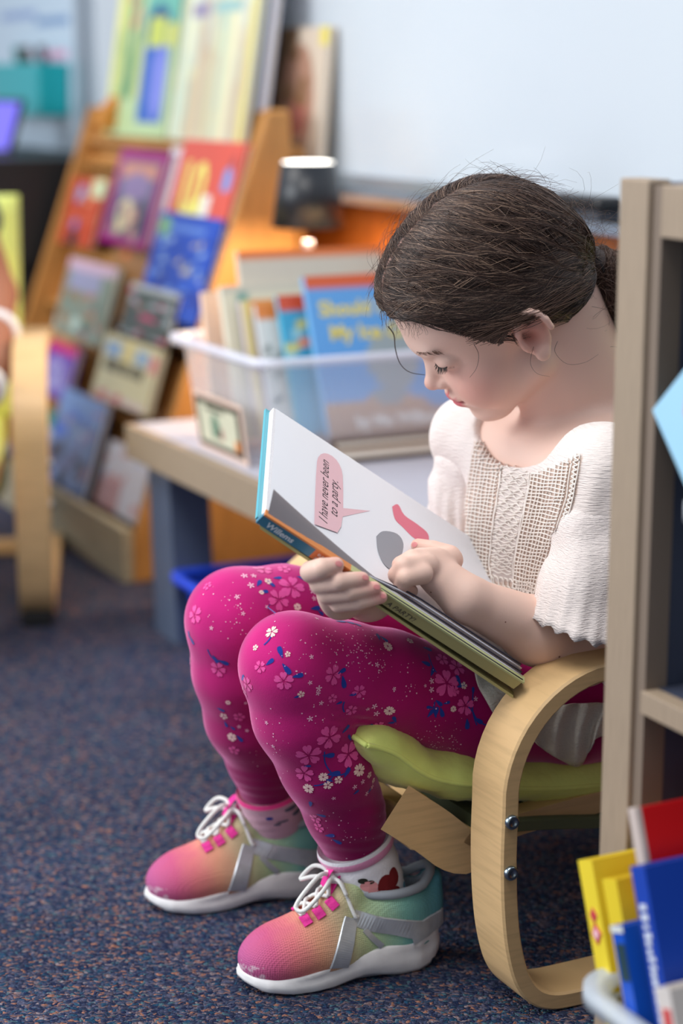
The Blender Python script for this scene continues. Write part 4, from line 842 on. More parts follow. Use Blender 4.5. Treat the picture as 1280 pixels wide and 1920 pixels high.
# generic printed patches on the socks
sbv = BVHTree.FromObject(sn, bpy.context.evaluated_depsgraph_get())
def patch(bv, items, name, col, parent):
    D = Decals(bv)
    for u, v, rx, ry in items:
        fr = D.frame(u, v)
        if fr is not None: D.fan(fr, (0, 0), [(rx * math.cos(a * .42), ry * math.sin(a * .42)) for a in range(16)], .0005)
    if D.V:
        o = mesh(name, D.V, D.F, mat('sock_' + name, col, .9), None); wear(o); o.parent = parent; o.matrix_parent_inverse = Matrix.Identity(4)
def finish_socks():
    bpy.context.view_layer.update()
    def wb(o): me = o.data; return BVHTree.FromPolygons([v.co.copy() for v in me.vertices], [tuple(p.vertices) for p in me.polygons])
    b1, b2 = wb(sn), wb(sf)
    patch(b1, [(725, 1660, .010, .011), (738, 1645, .007, .010), (715, 1678, .008, .006), (742, 1672, .006, .006)], 'red_patch', (120, 16, 22), sn)
    patch(b1, [(692, 1662, .009, .0055), (700, 1672, .005, .004)], 'blush_patch', (226, 150, 150), sn); patch(b1, [(680, 1652, .005, .003), (694, 1654, .004, .002)], 'dark_mark', (40, 40, 30), sn); patch(b1, [(757, 1660, .003, .004), (758, 1680, .002, .003)], 'blue_mark', (110, 170, 200), sn)
    patch(b2, [(545, 1515, .008, .003), (555, 1522, .006, .003), (530, 1540, .007, .0015), (520, 1546, .004, .0015)], 'grey_mark', (96, 96, 116), sf); patch(b2, [(505, 1535, .004, .0022)], 'navy_mark', (40, 60, 150), sf)
finish_socks()
# ------------------------------------------------------------------ where the held book lies (page plane), needed by the hands
G0, G1 = PY(503, 961, 1.640), PY(976, 1262, 1.705)
axis = (G1 - G0); alen = axis.length; ax_ = axis.normalized()
ylo, yhi = 1.64, 2.0     # depth of the fore edge that keeps the page square
for _ in range(50):
    ym = (ylo + yhi) / 2; B0 = PY(517, 766, ym)
    if (B0 - G0).dot(ax_) < 0: ylo = ym
    else: yhi = ym
wv = B0 - G0; wv = wv - ax_ * wv.dot(ax_); wlen = wv.length; wv.normalize(); nv = wv.cross(ax_).normalized()
if nv.dot(CAM - G0) < 0: nv = -nv
def pg(a, b, c=0.0): return G0 + ax_ * (a * alen) + wv * (b * wlen) + nv * c     # a: head -> tail, b: gutter -> fore edge
def pxpage(u, v):
    """page coordinates under a photo pixel"""
    r = ray(u, v); k = (G0 - CAM).dot(nv) / r.dot(nv); p = CAM + r * k - G0; return p.dot(ax_) / alen, p.dot(wv) / wlen
def ZP(u, v, h):
    """point seen at a pixel, h metres above the page"""
    r = ray(u, v); k = ((G0 - CAM).dot(nv) + h) / r.dot(nv); return np.array(CAM + r * k)
E0_, E1_ = PY(501, 969, 1.598), PY(979, 1279, 1.664); S0_, S1_ = PY(487, 985, 1.603), PY(962, 1304, 1.669)
def SPY(u, v, h=0.0):
    """point seen at a pixel, h metres in front of the spine strip"""
    t = (u - 494) / 476; y = 1.600 + .066 * t; return PYn(u, v, y - h)
# ------------------------------------------------------------------ body: head, neck, chest, arms and hands as one skin
def head_basis(psi, p, r):
    psi, p, r = map(math.radians, (psi, p, r)); f = np.array([-math.cos(psi), -math.sin(psi), 0]); z = np.array([0, 0, 1.]); l = np.cross(z, f)
    f2 = f * math.cos(p) - z * math.sin(p); u2 = z * math.cos(p) + f * math.sin(p); return np.stack([f2, l * math.cos(r) - u2 * math.sin(r), u2 * math.cos(r) + l * math.sin(r)], 1)
HB = head_basis(10, 36, 13); HC = PYn(905, 600, 1.83)       # columns: forward, left, up; eye level is up = 0
def H(a, b, c): return HC + HB @ np.array([a, b, c], float)
def toH(p): return (np.asarray(p) - HC) @ HB
def rotl(ax, deg):
    """head-local rotation expressed in world columns"""
    return HB @ np.array(Matrix.Rotation(math.radians(deg), 3, Vector(ax)))
SK_ = Field()
def he(c, r, k=.012, op='u', R=None): SK_.ell(H(*c), r, HB if R is None else R, k, op)
def hc(a, b, ra, rb, k=.008, op='u'): SK_.cone(H(*a), H(*b), ra, rb, k, op)
he((-.020, 0, .038), (.083, .069, .075), 0); he((.022, 0, .040), (.046, .055, .046), .02)
he((.020, 0, -.022), (.0445, .053, .054), .02)
for s in (1, -1):
    he((.0335, s * .0290, -.036), (.0270, .0250, .030), .014)                     # cheek
    hc((-.012, s * .040, -.048), (.030, s * .016, -.073), .018, .014, .016)      # jaw
he((.0395, 0, -.0765), (.0190, .021, .0160), .014)                                # chin
he((.052, 0, -.048), (.014, .021, .016), .012)                                   # muzzle
for s in (1, -1): he((.0775, s * .027, .0080), (.0125, .0135, .0095), .014, 's')
he((.0625, 0, .021), (.008, .032, .009), .014)                                    # brow
hc((.0610, 0, .002), (.0715, 0, -.0205), .0062, .0076, .008); he((.0735, 0, -.0205), (.0078, .0082, .0072), .004)
for s in (1, -1): he((.0655, s * .0088, -.0245), (.0075, .0058, .0056), .004); he((.0670, s * .0060, -.0300), (.0042, .0028, .0024), .0015, 's')
for s in (1, -1): he((.0510, s * .0290, .0062), (.0125, .0142, .0118), .005)    # lids
he((.0630, 0, -.0440), (.0068, .0165, .0042), .004); he((.0605, 0, -.0535), (.0070, .0135, .0046), .004)
he((.0660, 0, -.0490), (.0105, .0200, .0011), .0016, 's'); he((.058, .0195, -.0480), (.006, .0030, .0024), .003, 's'); he((.0645, 0, -.0370), (.0040, .0025, .0060), .003, 's')
for s in (1, -1): he((.0548, s * .0290, .0012), (.0125, .0125, .0008), .0012, 's')  # lid slit
# ear
def ear(s):
    Re = rotl((0, 0, 1), -15 * s); cx, cy, cz = -.021, .0725 * s, -.004
    he((cx, cy, cz), (.0160, .0050, .0265), .004, R=Re); he((cx + .002, cy + .004 * s, cz - .022), (.0075, .0042, .0085), .004)
    for k in range(11):
        a0, a1 = math.radians(-30 + 24 * k), math.radians(-30 + 24 * (k + 1)); P = lambda a: (cx + .0145 * math.cos(a) - .002, cy + (.0065 - .004 * math.cos(a)) * s, cz + .024 * math.sin(a) + .001)
        if k < 9: hc(P(a0), P(a1), .0033, .0033, .002)
    he((cx - .003, cy + .0005 * s, cz + .012), (.0135, .0045, .0130), .003)
    he((cx + .004, cy + .007 * s, cz - .002), (.0085, .0055, .0125), .003, 's', Re); he((cx + .0125, cy + .003 * s, cz - .006), (.0035, .0035, .0055), .003)
    he((cx - .004, cy + .0065 * s, cz + .012), (.0070, .0035, .0060), .0025, 's', Re)
ear(1)
# neck, chest, shoulders
NB = PYn(1078, 800, 1.872); SHL_ = PYn(1135, 905, 1.755); SHR = PYn(880, 828, 1.955); LAT = SHL_ - SHR; LAT[2] = 0; LAT /= np.linalg.norm(LAT); CF = np.array([-.895, -.446, 0]); 
SK_.cone(H(-.050, 0, -.030), NB, .044, .043, .018); SK_.cone(H(-.024, 0, -.050), NB + CF * .008 + np.array([0, 0, -.01]), .024, .034, .012)
SK_.cone(H(-.078, 0, -.020), NB + np.array([.040, .012, -.004]), .036, .040, .018); SK_.cone(NB + np.array([.03, .01, -.01]), SHL_ + np.array([.01, .01, .012]), .034, .028, .02)
TB_ = np.stack([LAT, CF, np.array([0, 0, 1.])], 1)
CHC = np.array([.214, 1.862, .425])
SK_.ell(CHC, (.100, .066, .085), TB_, .02); SK_.cone(SHR, SHL_, .034, .036, .02); SK_.cone(NB + np.array([0, 0, -.01]), SHL_ + np.array([0, 0, .008]), .030, .026, .02); SK_.cone(NB + np.array([0, 0, -.01]), SHR + np.array([0, 0, .008]), .030, .026, .02)
SK_.ell((.235, 1.878, .34), (.090, .065, .08), TB_, .03)
# left arm: reaches over the book, forefinger on the page
EL = PYn(1092, 1222, 1.745); WL = ZP(872, 1122, .030)
SK_.limb([SHL_, SHL_ * .5 + EL * .5, EL], [.036, .0325, .031], .012); SK_.limb([EL, EL * .6 + WL * .4, WL], [.0315, .0310, .0205], .010)
FB = np.linalg.norm
def ortho(x, y): x = np.array(x, float); x /= FB(x); y = np.array(y, float); y -= x * (x @ y); y /= FB(y); return np.stack([x, y, np.cross(x, y)], 1)
def finger(pts, r, k=.0008, first=.004): SK_.limb(pts, r, k, first)
nvn = np.array(nv)
SK_.ell(ZP(815, 1074, .026), (.030, .0235, .0150), ortho(ZP(780, 1050, .026) - WL, nvn) @ np.array([[1, 0, 0], [0, 0, 1], [0, 1, 0]]), .010)
SK_.cone(WL, ZP(838, 1092, .028), .0195, .0175, .012); SK_.cone(ZP(843, 1050, .030), ZP(782, 1066, .030), .0125, .0110, .008)
finger([ZP(842, 1043, .028), ZP(812, 1030, .020), ZP(783, 1023, .009)], [.0108, .0084, .0068])
finger([ZP(818, 1050, .032), ZP(774, 1049, .030), ZP(752, 1060, .020), ZP(764, 1080, .010)], [.0108, .0094, .0086, .0076])
finger([ZP(800, 1060, .034), ZP(757, 1063, .030), ZP(744, 1078, .020), ZP(762, 1094, .010)], [.0106, .0091, .0083, .0074])
finger([ZP(792, 1076, .034), ZP(760, 1084, .028), ZP(753, 1097, .018), ZP(770, 1108, .010)], [.0096, .0080, .0074, .0066])
finger([ZP(842, 1088, .012), ZP(812, 1072, .008), ZP(792, 1060, .008)], [.0105, .0085, .0072])
# right arm and hand: comes under the book, four fingers curl up over its near edge
ER = PYn(905, 1060, 1.975); WR = SPY(690, 1118, -.075)
SK_.limb([SHR, ER, WR], [.034, .030, .0205], .012)
SK_.ell(SPY(634, 1104, -.030), (.034, .028, .0125), ortho(SPY(605, 1092, -.02) - WR, (0.0, .25, .97)), .012); SK_.cone(WR, SPY(655, 1110, -.045), .0205, .019, .014)
finger([SPY(604, 1078, -.030), SPY(583, 1072, .000), SPY(602, 1066, .016), SPY(629, 1060, .012)], [.0100, .0098, .0092, .0074], .0006, .003)
finger([SPY(616, 1096, -.030), SPY(599, 1095, .000), SPY(634, 1091, .017), SPY(678, 1086, .011)], [.0092, .0090, .0084, .0068], .0006, .003)
finger([SPY(630, 1114, -.030), SPY(612, 1115, .000), SPY(654, 1111, .014), SPY(701, 1103, .009)], [.0086, .0084, .0079, .0064], .0006, .003)
finger([SPY(650, 1130, -.030), SPY(634, 1133, .000), SPY(672, 1129, .010), SPY(714, 1120, .006)], [.0078, .0075, .0071, .0058], .0006, .003)
finger([SPY(660, 1100, -.050), SPY(650, 1085, -.062), SPY(665, 1075, -.075)], [.0110, .0096, .0080])
V, Q = polygonize(SK_, (-.09, 1.54, .23), (.36, 2.05, .80), .0017); V = relax(V, Q, 1)
# the torso below the chest is inside the clothes
L = toH(V); a, b, c = L.T; ab = np.abs(b)
base = np.array(lin((230, 194, 178))); sk = np.tile(base, (len(V), 1))
def tint(w, rgb, amt):
    global sk
    w = np.clip(w * amt, 0, 1)[:, None]; sk = sk * (1 - w) + np.array(lin(rgb)) * w
G = lambda x, y, z, s: np.exp(-(((L - np.array([x, y, z])) / s) ** 2).sum(1))
tint(G(.042, .036, -.030, .024) + G(.042, -.036, -.030, .024), (230, 134, 120), .6); tint(G(.078, 0, -.022, .010), (226, 150, 134), .5)
lip = np.clip(1 - np.maximum(np.abs(c + .0485 - .0012 * np.cos(b * 300)) / .0082, ab / .0185), 0, 1) * (a > .054); tint(np.minimum(lip * 3, 1), (206, 84, 100), .85)
seam = ((np.abs(c + .049) < .0014) & (ab < .019) & (a > .052)).astype(float); tint(seam, (140, 50, 56), .6)
tint(G(-.02, .074, -.004, .018), (222, 126, 106), .6); tint(G(-.017, .074, -.005, .008), (150, 76, 62), .7); tint(G(.062, .029, -.004, .010), (214, 150, 136), .4)
for P_, nr in (((626, 1060, .012), .008), ((674, 1087, .012), .008), ((698, 1103, .011), .008), ((712, 1119, .009), .007)): q = SPY(*P_); tint(np.exp(-((V - q) ** 2).sum(1) / nr ** 2), (220, 110, 112), .5)
for q in (ZP(783, 1023, .009), ZP(752, 1060, .020), ZP(744, 1078, .02), ZP(842, 1043, .028)): tint(np.exp(-((V - q) ** 2).sum(1) / .012 ** 2), (226, 150, 130), .35)
for u_, v_ in ((1048, 1231), (1070, 1238), (1025, 1246), (808, 1110), (947, 1166)): q = PYn(u_, v_, 1.70); dd = np.linalg.norm(V - np.array(q), axis=1)
def biggest(V, Q):
    lab = np.arange(len(V))
    while True:
        m = lab[Q].min(1); new = lab.copy(); np.minimum.at(new, Q.ravel(), np.repeat(m, 4)); new = new[new]
        if (new == lab).all(): break
        lab = new
    w, c = np.unique(lab, return_counts=True); g = w[c.argmax()]; Qk = Q[lab[Q[:, 0]] == g]; used = np.unique(Qk); rm = np.full(len(V), -1); rm[used] = np.arange(len(used)); return used, rm[Qk]
used, Q = biggest(V, Q); V = V[used]; sk = sk[used]
skin = mat('child_skin', (228, 178, 158), .5, attr='Col', sss=.05, spec=.35, bump=(700, .05))
body = wear(npmesh('body', V, Q, skin, None, True, sk)); BV = bvh_of(V, Q)
# small moles on the forearm
Dm = Decals(BV)
for u_, v_, r_ in ((1048, 1231, .0011), (1070, 1238, .0011), (1025, 1246, .0009), (808, 1110, .0009), (947, 1166, .0008)): Dm.dot(u_, v_, r_)
o = mesh('mole', Dm.V, Dm.F, mat('mole_brown', (120, 70, 56), .6), None); wear(o)
# finger nails
Dn = Decals(BV)
for u_, v_, rx_, ry_ in ((635, 1057, .0038, .0026), (685, 1083, .0036, .0024), (706, 1101, .0033, .0022), (718, 1118, .0029, .0020), (777, 1021, .0034, .0026)):
    fr = Dn.frame(u_, v_)
    if fr is not None: Dn.fan(fr, (0, 0), [(rx_ * math.cos(a_ * .42), ry_ * math.sin(a_ * .42)) for a_ in range(16)], .0004)
o = wear(mesh('finger_nails', Dn.V, Dn.F, mat('nail_pink', (228, 146, 146), .25, spec=.6), None, True)); o['kind'] = 'stuff'
def strands(name, paths, radii, m, parent=None, n=3):
    """many thin tapering hairs in one mesh; paths (K,P,3)"""
    P = np.asarray(paths, float); K, S, _ = P.shape; R = np.asarray(radii, float)
    if R.ndim == 1: R = np.tile(R, (K, 1))
    T = np.gradient(P, axis=1); T /= np.linalg.norm(T, axis=2, keepdims=True) + 1e-12
    ref = np.where(np.abs(T[..., 2:3]) < .9, np.array([0, 0, 1.]), np.array([1., 0, 0])); X = np.cross(T, ref); X /= np.linalg.norm(X, axis=2, keepdims=True) + 1e-12; Y = np.cross(T, X)
    an = np.arange(n) * 2 * np.pi / n
    V = P[:, :, None] + R[:, :, None, None] * (X[:, :, None] * np.cos(an)[:, None] + Y[:, :, None] * np.sin(an)[:, None]); V = V.reshape(-1, 3)
    k, s, j = np.meshgrid(np.arange(K), np.arange(S - 1), np.arange(n), indexing='ij'); id = lambda s_, j_: (k * S + s_) * n + j_ % n
    Q = np.stack([id(s, j), id(s, j + 1), id(s + 1, j + 1), id(s + 1, j)], -1).reshape(-1, 4)
    return npmesh(name, V, Q, m, parent, True)
# lashes and brow
lash = []; hm = mat('lash_brown', (46, 32, 28), .6)
for k in range(34):
    t = k / 33; bb = .0175 + .0235 * t; p, n_, i, d = BV.find_nearest(Vector(H(.0665 - 18 * (bb - .029) ** 2 - .004 * t, bb, 0.0012 + .0030 * abs(t - .45)))); p = np.array(p); ou = HB @ np.array([.7 - .2 * t, .25 + .5 * t, -.62 + .15 * math.sin(k * 2.1)]); ou /= FB(ou)
    ln = .0055 + .0022 * math.sin(math.pi * t) + .001 * math.sin(k * 3.3); lash.append([p, p + ou * ln * .5 + HB @ np.array([0, 0, -.0004]), p + ou * ln + HB @ np.array([0, 0, .0012])])
o = wear(strands('eyelashes', lash, [.00042, .0003, .0001], hm)); o['kind'] = 'stuff'
lidl = [];
for k in range(15):
    t = k / 14; bb = .0165 + .0255 * t; p, n_, i, d = BV.find_nearest(Vector(H(.0665 - 18 * (bb - .029) ** 2 - .004 * t, bb, 0.0016 + .0030 * abs(t - .45)))); lidl.append(p + n_ * .0002)
wear(tube('lash_line', lidl, .0006, hm, None, 5))
br = []
for k in range(46):
    t = random.random(); bb = .013 + .030 * t; cc = .0195 + .005 * math.sin(math.pi * (t * .8 + .1)) + random.gauss(0, .0011); p, n_, i, d = BV.find_nearest(Vector(H(.07 - .012 * t, bb, cc))); p = np.array(p) + np.array(n_) * .0004; dv = HB @ np.array([-.12 - .35 * t, .85, .30 - .75 * t]); dv /= FB(dv); l = random.uniform(.004, .0065)
    br.append([p, p + dv * l * .5 + np.array(n_) * .0004, p + dv * l])
o = wear(strands('eyebrow', br, [.00024, .0002, .00008], mat('brow_brown', (104, 74, 60), .7))); o['kind'] = 'stuff'
# ------------------------------------------------------------------ hair
HF_ = Field()
HF_.ell(H(-.024, 0, .040), (.0965, .0785, .0865), HB, 0); HF_.ell(H(-.070, 0, .012), (.050, .060, .050), HB, .03); HF_.ell(H(.022, 0, .056), (.0505, .0615, .052), HB, .02)
HF_.add(lambda p: .0016 * vnoise(toH(p), 21, 55), HC, 1e4, 0, 'd')
V, Q = polygonize(HF_, HC - .15, HC + .15, .0026); V = relax(V, Q, 2)
a, b, c = toH(V).T
HLA, HLC = [-.13, -.09, -.06, -.038, -.034, -.014, -.004, .008, .0174, .0265, .037, .0465, .054, .062, .073, .09], [-.036, -.036, -.030, -.010, .014, .020, .006, .002, .0115, .025, .0405, .054, .064, .069, .067, .066]
hl = np.interp(a, HLA, HLC)
earz = ((a + .021) / .023) ** 2 + ((b - .075) / .03) ** 2 + ((c + .006) / .028) ** 2 < 1
keep = ~earz & (c > hl + .0015 * np.sin(a * 700 + b * 300)); Qk = Q[keep[Q].all(1)]
HBV = bvh_of(V, Q)
hairM = [mat('hair_dark', (52, 36, 30), .45, spec=.45), mat('hair_mid', (88, 65, 54), .42, spec=.5), mat('hair_ash', (142, 116, 98), .42, spec=.5)]
parting = np.abs(b - .004) < .0016
hcol = np.tile(np.array(lin((40, 29, 26))), (len(V), 1)); pw_ = np.exp(-((b - .004) / .0026) ** 2) * (a > -.055) * (c > .05); hcol = hcol * (1 - pw_[:, None] * .75) + np.array(lin((176, 136, 124))) * pw_[:, None] * .75
used = np.unique(Qk); remap = np.full(len(V), -1); remap[used] = np.arange(len(used))
hair = wear(npmesh('hair', V[used], remap[Qk], mat('hair_cap', (40, 29, 26), .6, attr='Col', bump=(500, .5, (1, 1, 1)), spec=.3), None, True, hcol[used])); hair['label'] = 'dark brown hair parted and tied back'
TIE = np.array([-.119, .006, -.022])
rs = np.random.default_rng(11)
def bez(S, C, T, n): t = np.linspace(0, 1, n)[:, None]; return (1 - t) ** 2 * S + 2 * t * (1 - t) * C + t * t * T
def onhair(Lp, lift):
    out = []
    for q, l in zip(Lp, lift):
        w = Vector(H(*q)); p, n, i, d = HBV.find_nearest(w); out.append(np.array(p + n * float(l)))
    return np.array(out)
NS = 15
def q_in_ear(q): return bool(((((q[:, 0] + .020) / .021) ** 2 + ((q[:, 2] + .006) / .026) ** 2 < 1) & (q[:, 1] > .04)).any())
def lock(S, C, T, count, spread, wave, bank):
    """a lock of hair: a guide laid on the scalp and strands scattered about it"""
    ph = rs.uniform(0, 6.28, 4); g = bez(np.array(S), np.array(C), np.array(T), NS); t = np.linspace(0, 1, NS)
    for k in range(count):
        o = rs.normal(size=3) * spread; tt = t[:, None]; fall = (1 - .55 * tt) * np.minimum(1, .35 + tt * 3)
        q = g + o * fall + wave * np.stack([np.sin(9 * t + ph[0] + .4 * rs.normal()) * .4, np.sin(7 * t + ph[1]) * .5, np.sin(11 * t + ph[2] + .5 * rs.normal())], 1) * np.sin(np.pi * t)[:, None]
        lift = (.0006 + rs.random() * .0030) * np.sin(np.pi * np.clip(t * .9 + .08, 0, 1)) + .0003
        if q_in_ear(q) or ((q[:, 2] < np.interp(q[:, 0], HLA, HLC) - .003) & (q[:, 0] > -.002)).any(): continue
        bank[rs.choice(3, p=(.50, .36, .14))].append(onhair(q, lift))
bank = [[], [], []]
for s in np.linspace(0, 1, 80):
    S = np.array([.070 - .135 * s, .0055, .070 + .052 * math.sin(s * 2.2)]); C = np.array([.046, .092, .066]) * (1 - s) + np.array([-.085, .060, .105]) * s
    for sg in (1, -1):
        if sg < 0 and rs.random() < .35: continue
        m = np.array([1, sg, 1]); lock(S * np.array([1, 1, 1]) + (0 if sg > 0 else np.array([0, -.004, 0])), C * m + rs.normal(size=3) * .006, TIE * m + rs.normal(size=3) * np.array([.004, .008, .010]), 34 if sg > 0 else 14, .0044, .0050, bank)
for s in np.linspace(0, 1, 56):
    S = np.array([np.interp(s, [0, .25, .5, .75, 1], [.074, .062, .047, .027, .008]), np.interp(s, [0, .25, .5, .75, 1], [.008, .042, .059, .066, .066]), np.interp(s, [0, .25, .5, .75, 1], [.069, .071, .056, .028, .004])]); C = np.array([.022, .092, .085]) * (1 - s) + np.array([-.022, .092, .042]) * s
    for sg in (1, -1):
        if sg < 0 and rs.random() < .5: continue
        m = np.array([1, sg, 1]); lock(S * m, C * m + rs.normal(size=3) * .008, TIE * m + rs.normal(size=3) * np.array([.004, .010, .012]), 30 if sg > 0 else 10, .0036, .0055, bank)
for s in np.linspace(0, 1, 22):
    S = np.array([-.060 - .052 * s, .006, .118 - .075 * s]); C = np.array([-.105, .045, .085]) * (1 - s) + np.array([-.125, .03, .02]) * s
    for sg in (1, -1): m = np.array([1, sg, 1]); lock(S * m, C * m + rs.normal(size=3) * .006, TIE * m + rs.normal(size=3) * .008, 22, .005, .004, bank)
for s in np.linspace(0, 1, 18):
    S = np.array([-.040 - .055 * s, .066 - .045 * s, -.010 - .022 * s]); C = np.array([-.075, .070, .004]) * (1 - s) + np.array([-.11, .03, -.03]) * s
    for sg in (1, -1): m = np.array([1, sg, 1]); lock(S * m, C * m, TIE * m + rs.normal(size=3) * .007, 18, .0036, .003, bank)
rad = np.interp(np.linspace(0, 1, NS), [0, .1, .85, 1], [.00016, .00030, .00027, .00012])
for i, (bk_, nm) in enumerate(zip(bank, ('hair_strands', 'hair_strands', 'hair_strands'))):
    o = strands(nm, bk_, rad, hairM[i]); wear(o); o.parent = hair; o.matrix_parent_inverse = Matrix.Identity(4); o['kind'] = 'stuff'
# locks that fall over the top of the ear
ov = []
for k in range(110):
    S = np.array([.022, .071, .030]) + rs.normal(size=3) * np.array([.006, .002, .006]); C = np.array([-.020, .097, .020]) + rs.normal(size=3) * .004; T = np.array([-.085, .060, -.004]) + rs.normal(size=3) * .006
    q = bez(S, C, T, NS) + .002 * np.sin(np.linspace(0, 9, NS) + rs.uniform(0, 6))[:, None] * np.array([0, .4, 1]); ov.append([H(*w_) for w_ in q])
o = strands('hair_lock', ov, rad, hairM[1]); wear(o); o.parent = hair; o.matrix_parent_inverse = Matrix.Identity(4); o['kind'] = 'stuff'
# flyaway wisps over the crown and round the face
fly = []
for k in range(330):
    s = rs.random(); up_ = np.array([.07 - .20 * rs.random(), rs.normal() * .035, .10]); p, n, i, d = HBV.find_nearest(Vector(H(*up_))); p = np.array(p); n = np.array(n); fl = HB @ (TIE - toH(p)); fl -= n * (fl @ n); fl /= FB(fl) + 1e-9; sd = np.cross(n, fl)
    l = rs.uniform(.015, .05); t = np.linspace(0, 1, 9)[:, None]; hgt = rs.uniform(.002, .011); cu = rs.normal() * .45; dirn = rs.choice([1, 1, 1, -1])
    fly.append(p + fl * l * t * dirn + sd * cu * l * t * t + n * (hgt * np.sin(t * rs.uniform(1.2, 2.6)) + .0005) + sd * .003 * np.sin(t * rs.uniform(4, 10) + rs.uniform(0, 6)))
for k in range(260):  # frizz round the tie
    p = H(*(TIE + rs.normal(size=3) * np.array([.016, .020, .030]) + np.array([.012, .01, .03]))); d = rs.normal(size=3); d /= FB(d); e = np.cross(d, rs.normal(size=3)); e /= FB(e); t = np.linspace(0, 1, 9)[:, None]; l = rs.uniform(.015, .045); th = t * rs.uniform(1.5, 5)
    fly.append(p + (d * np.sin(th) + e * (1 - np.cos(th))) * l / 2.2 + HB @ np.array([-.3, .2, .1]) * l * t)
for k in range(60):  # fine hairs at the forehead and temple
    bb = rs.uniform(-.01, .055); p, n, i, d = HBV.find_nearest(Vector(H(.076 - bb * .35, bb, .069 - bb * .12))); p = np.array(p); t = np.linspace(0, 1, 9)[:, None]; dv = HB @ np.array([.35 + rs.normal() * .3, rs.normal() * .4, -.8]); dv /= FB(dv); l = rs.uniform(.005, .014); e = HB @ np.array([rs.normal() * .6, 1, rs.normal() * .4])
    fly.append(p + dv * l * t + e * .006 * np.sin(t * rs.uniform(1, 4)) + np.array(n) * .001)
for k in range(320):  # baby hairs that soften the hairline
    a_ = rs.uniform(-.006, .073); b_ = np.interp(a_, [-.006, .008, .0265, .0465, .062, .073], [.067, .066, .066, .059, .042, .012]); p, n, i, d = HBV.find_nearest(Vector(H(a_, b_, np.interp(a_, HLA, HLC) + .002))); p = np.array(p); t = np.linspace(0, 1, 9)[:, None]; dv = HB @ np.array([-.55 + rs.normal() * .35, .1, -.35 + rs.normal() * .35 - (.4 if a_ < .03 else 0)]); dv /= FB(dv); l = rs.uniform(.006, .018)
    q = p + dv * l * t + HB @ np.array([-1, 0, .3]) * l * .5 * t * t; q2 = []
    for w_ in q: pp, nn_, i, d = BV.find_nearest(Vector(w_)); q2.append(np.array(pp + nn_ * (.0008 + .0015 * rs.random())))
    fly.append(np.array(q2))
o = strands('hair_wisps', fly, np.linspace(.00019, .00007, 9), hairM[1]); wear(o); o.parent = hair; o.matrix_parent_inverse = Matrix.Identity(4); o['kind'] = 'stuff'
# long loose curls: the one before the nose, one on the cheek, others by the ear
curls = []
def pxcurl(pts, y0, y1): 
    q = smooth_path(pts, 5); n = len(q); return [PYn(u, v, y0 + (y1 - y0) * i / (n - 1)) for i, (u, v) in enumerate(q)]
for pts, y0, y1, r0 in (([(727, 612), (738, 628), (741, 655), (750, 682), (768, 698), (797, 703)], 1.83, 1.825, .0007), ([(888, 645), (897, 665), (893, 690), (880, 708)], 1.765, 1.765, .00028), ([(1045, 640), (1040, 660), (1062, 682), (1095, 680), (1122, 664)], 1.78, 1.79, .0002), ([(1000, 650), (994, 680), (1006, 700), (1030, 706)], 1.765, 1.77, .0002)):
    P_ = pxcurl(pts, y0, y1); c_ = tube('loose_curl', P_, [r0 * (1 - .6 * i / len(P_)) for i in range(len(P_))], hairM[0], None, 5); wear(c_); c_.parent = hair; c_.matrix_parent_inverse = Matrix.Identity(4)
# tied bunch at the back, mostly hidden by the bookcase
BN = np.array([-.134, .004, -.068]); BF = Field(); BF.ell(H(*TIE), (.016, .020, .020), HB, 0); BF.ell(H(*BN), (.030, .030, .040), HB, .012); BF.ell(H(-.118, .004, -.100), (.022, .022, .028), HB, .012); BF.add(lambda p: .0025 * vnoise(toH(p), 31, 120), H(*BN), 1, 0, 'd')
V, Q = polygonize(BF, H(*BN) - .08, H(*BN) + .08, .0028); o = wear(npmesh('hair_bunch', V, Q, hairM[0])); o.parent = hair; o.matrix_parent_inverse = Matrix.Identity(4); BB = bvh_of(V, Q)
bs = []
for k in range(700):
    d = rs.normal(size=3); d /= FB(d); e = np.cross(d, rs.normal(size=3)); e /= FB(e); t = np.linspace(0, 1, 10); th = t * rs.uniform(1.2, 3.4); P_ = []
    for q in th: w = Vector(H(*(BN + np.array([.034, .034, .052]) * (d * math.cos(q) + e * math.sin(q))))); p, n, i, dd = BB.find_nearest(w); P_.append(np.array(p + n * rs.uniform(.0004, .0045)))
    bs.append(P_)
o = strands('hair_bunch_strands', bs, np.interp(np.linspace(0, 1, 10), [0, .2, .8, 1], [.0001, .0004, .0003, .0001]), hairM[1]); wear(o); o.parent = hair; o.matrix_parent_inverse = Matrix.Identity(4); o['kind'] = 'stuff'
tie = wear(tube('hair_tie', [H(*(TIE + np.array([-.003 * math.sin(k * .35), .0165 * math.cos(k * .35), .0165 * math.sin(k * .35)]))) for k in range(18)], .0024, mat('black_elastic', (18, 18, 20), .7), None, 7, True)); tie.parent = hair; tie.matrix_parent_inverse = Matrix.Identity(4)
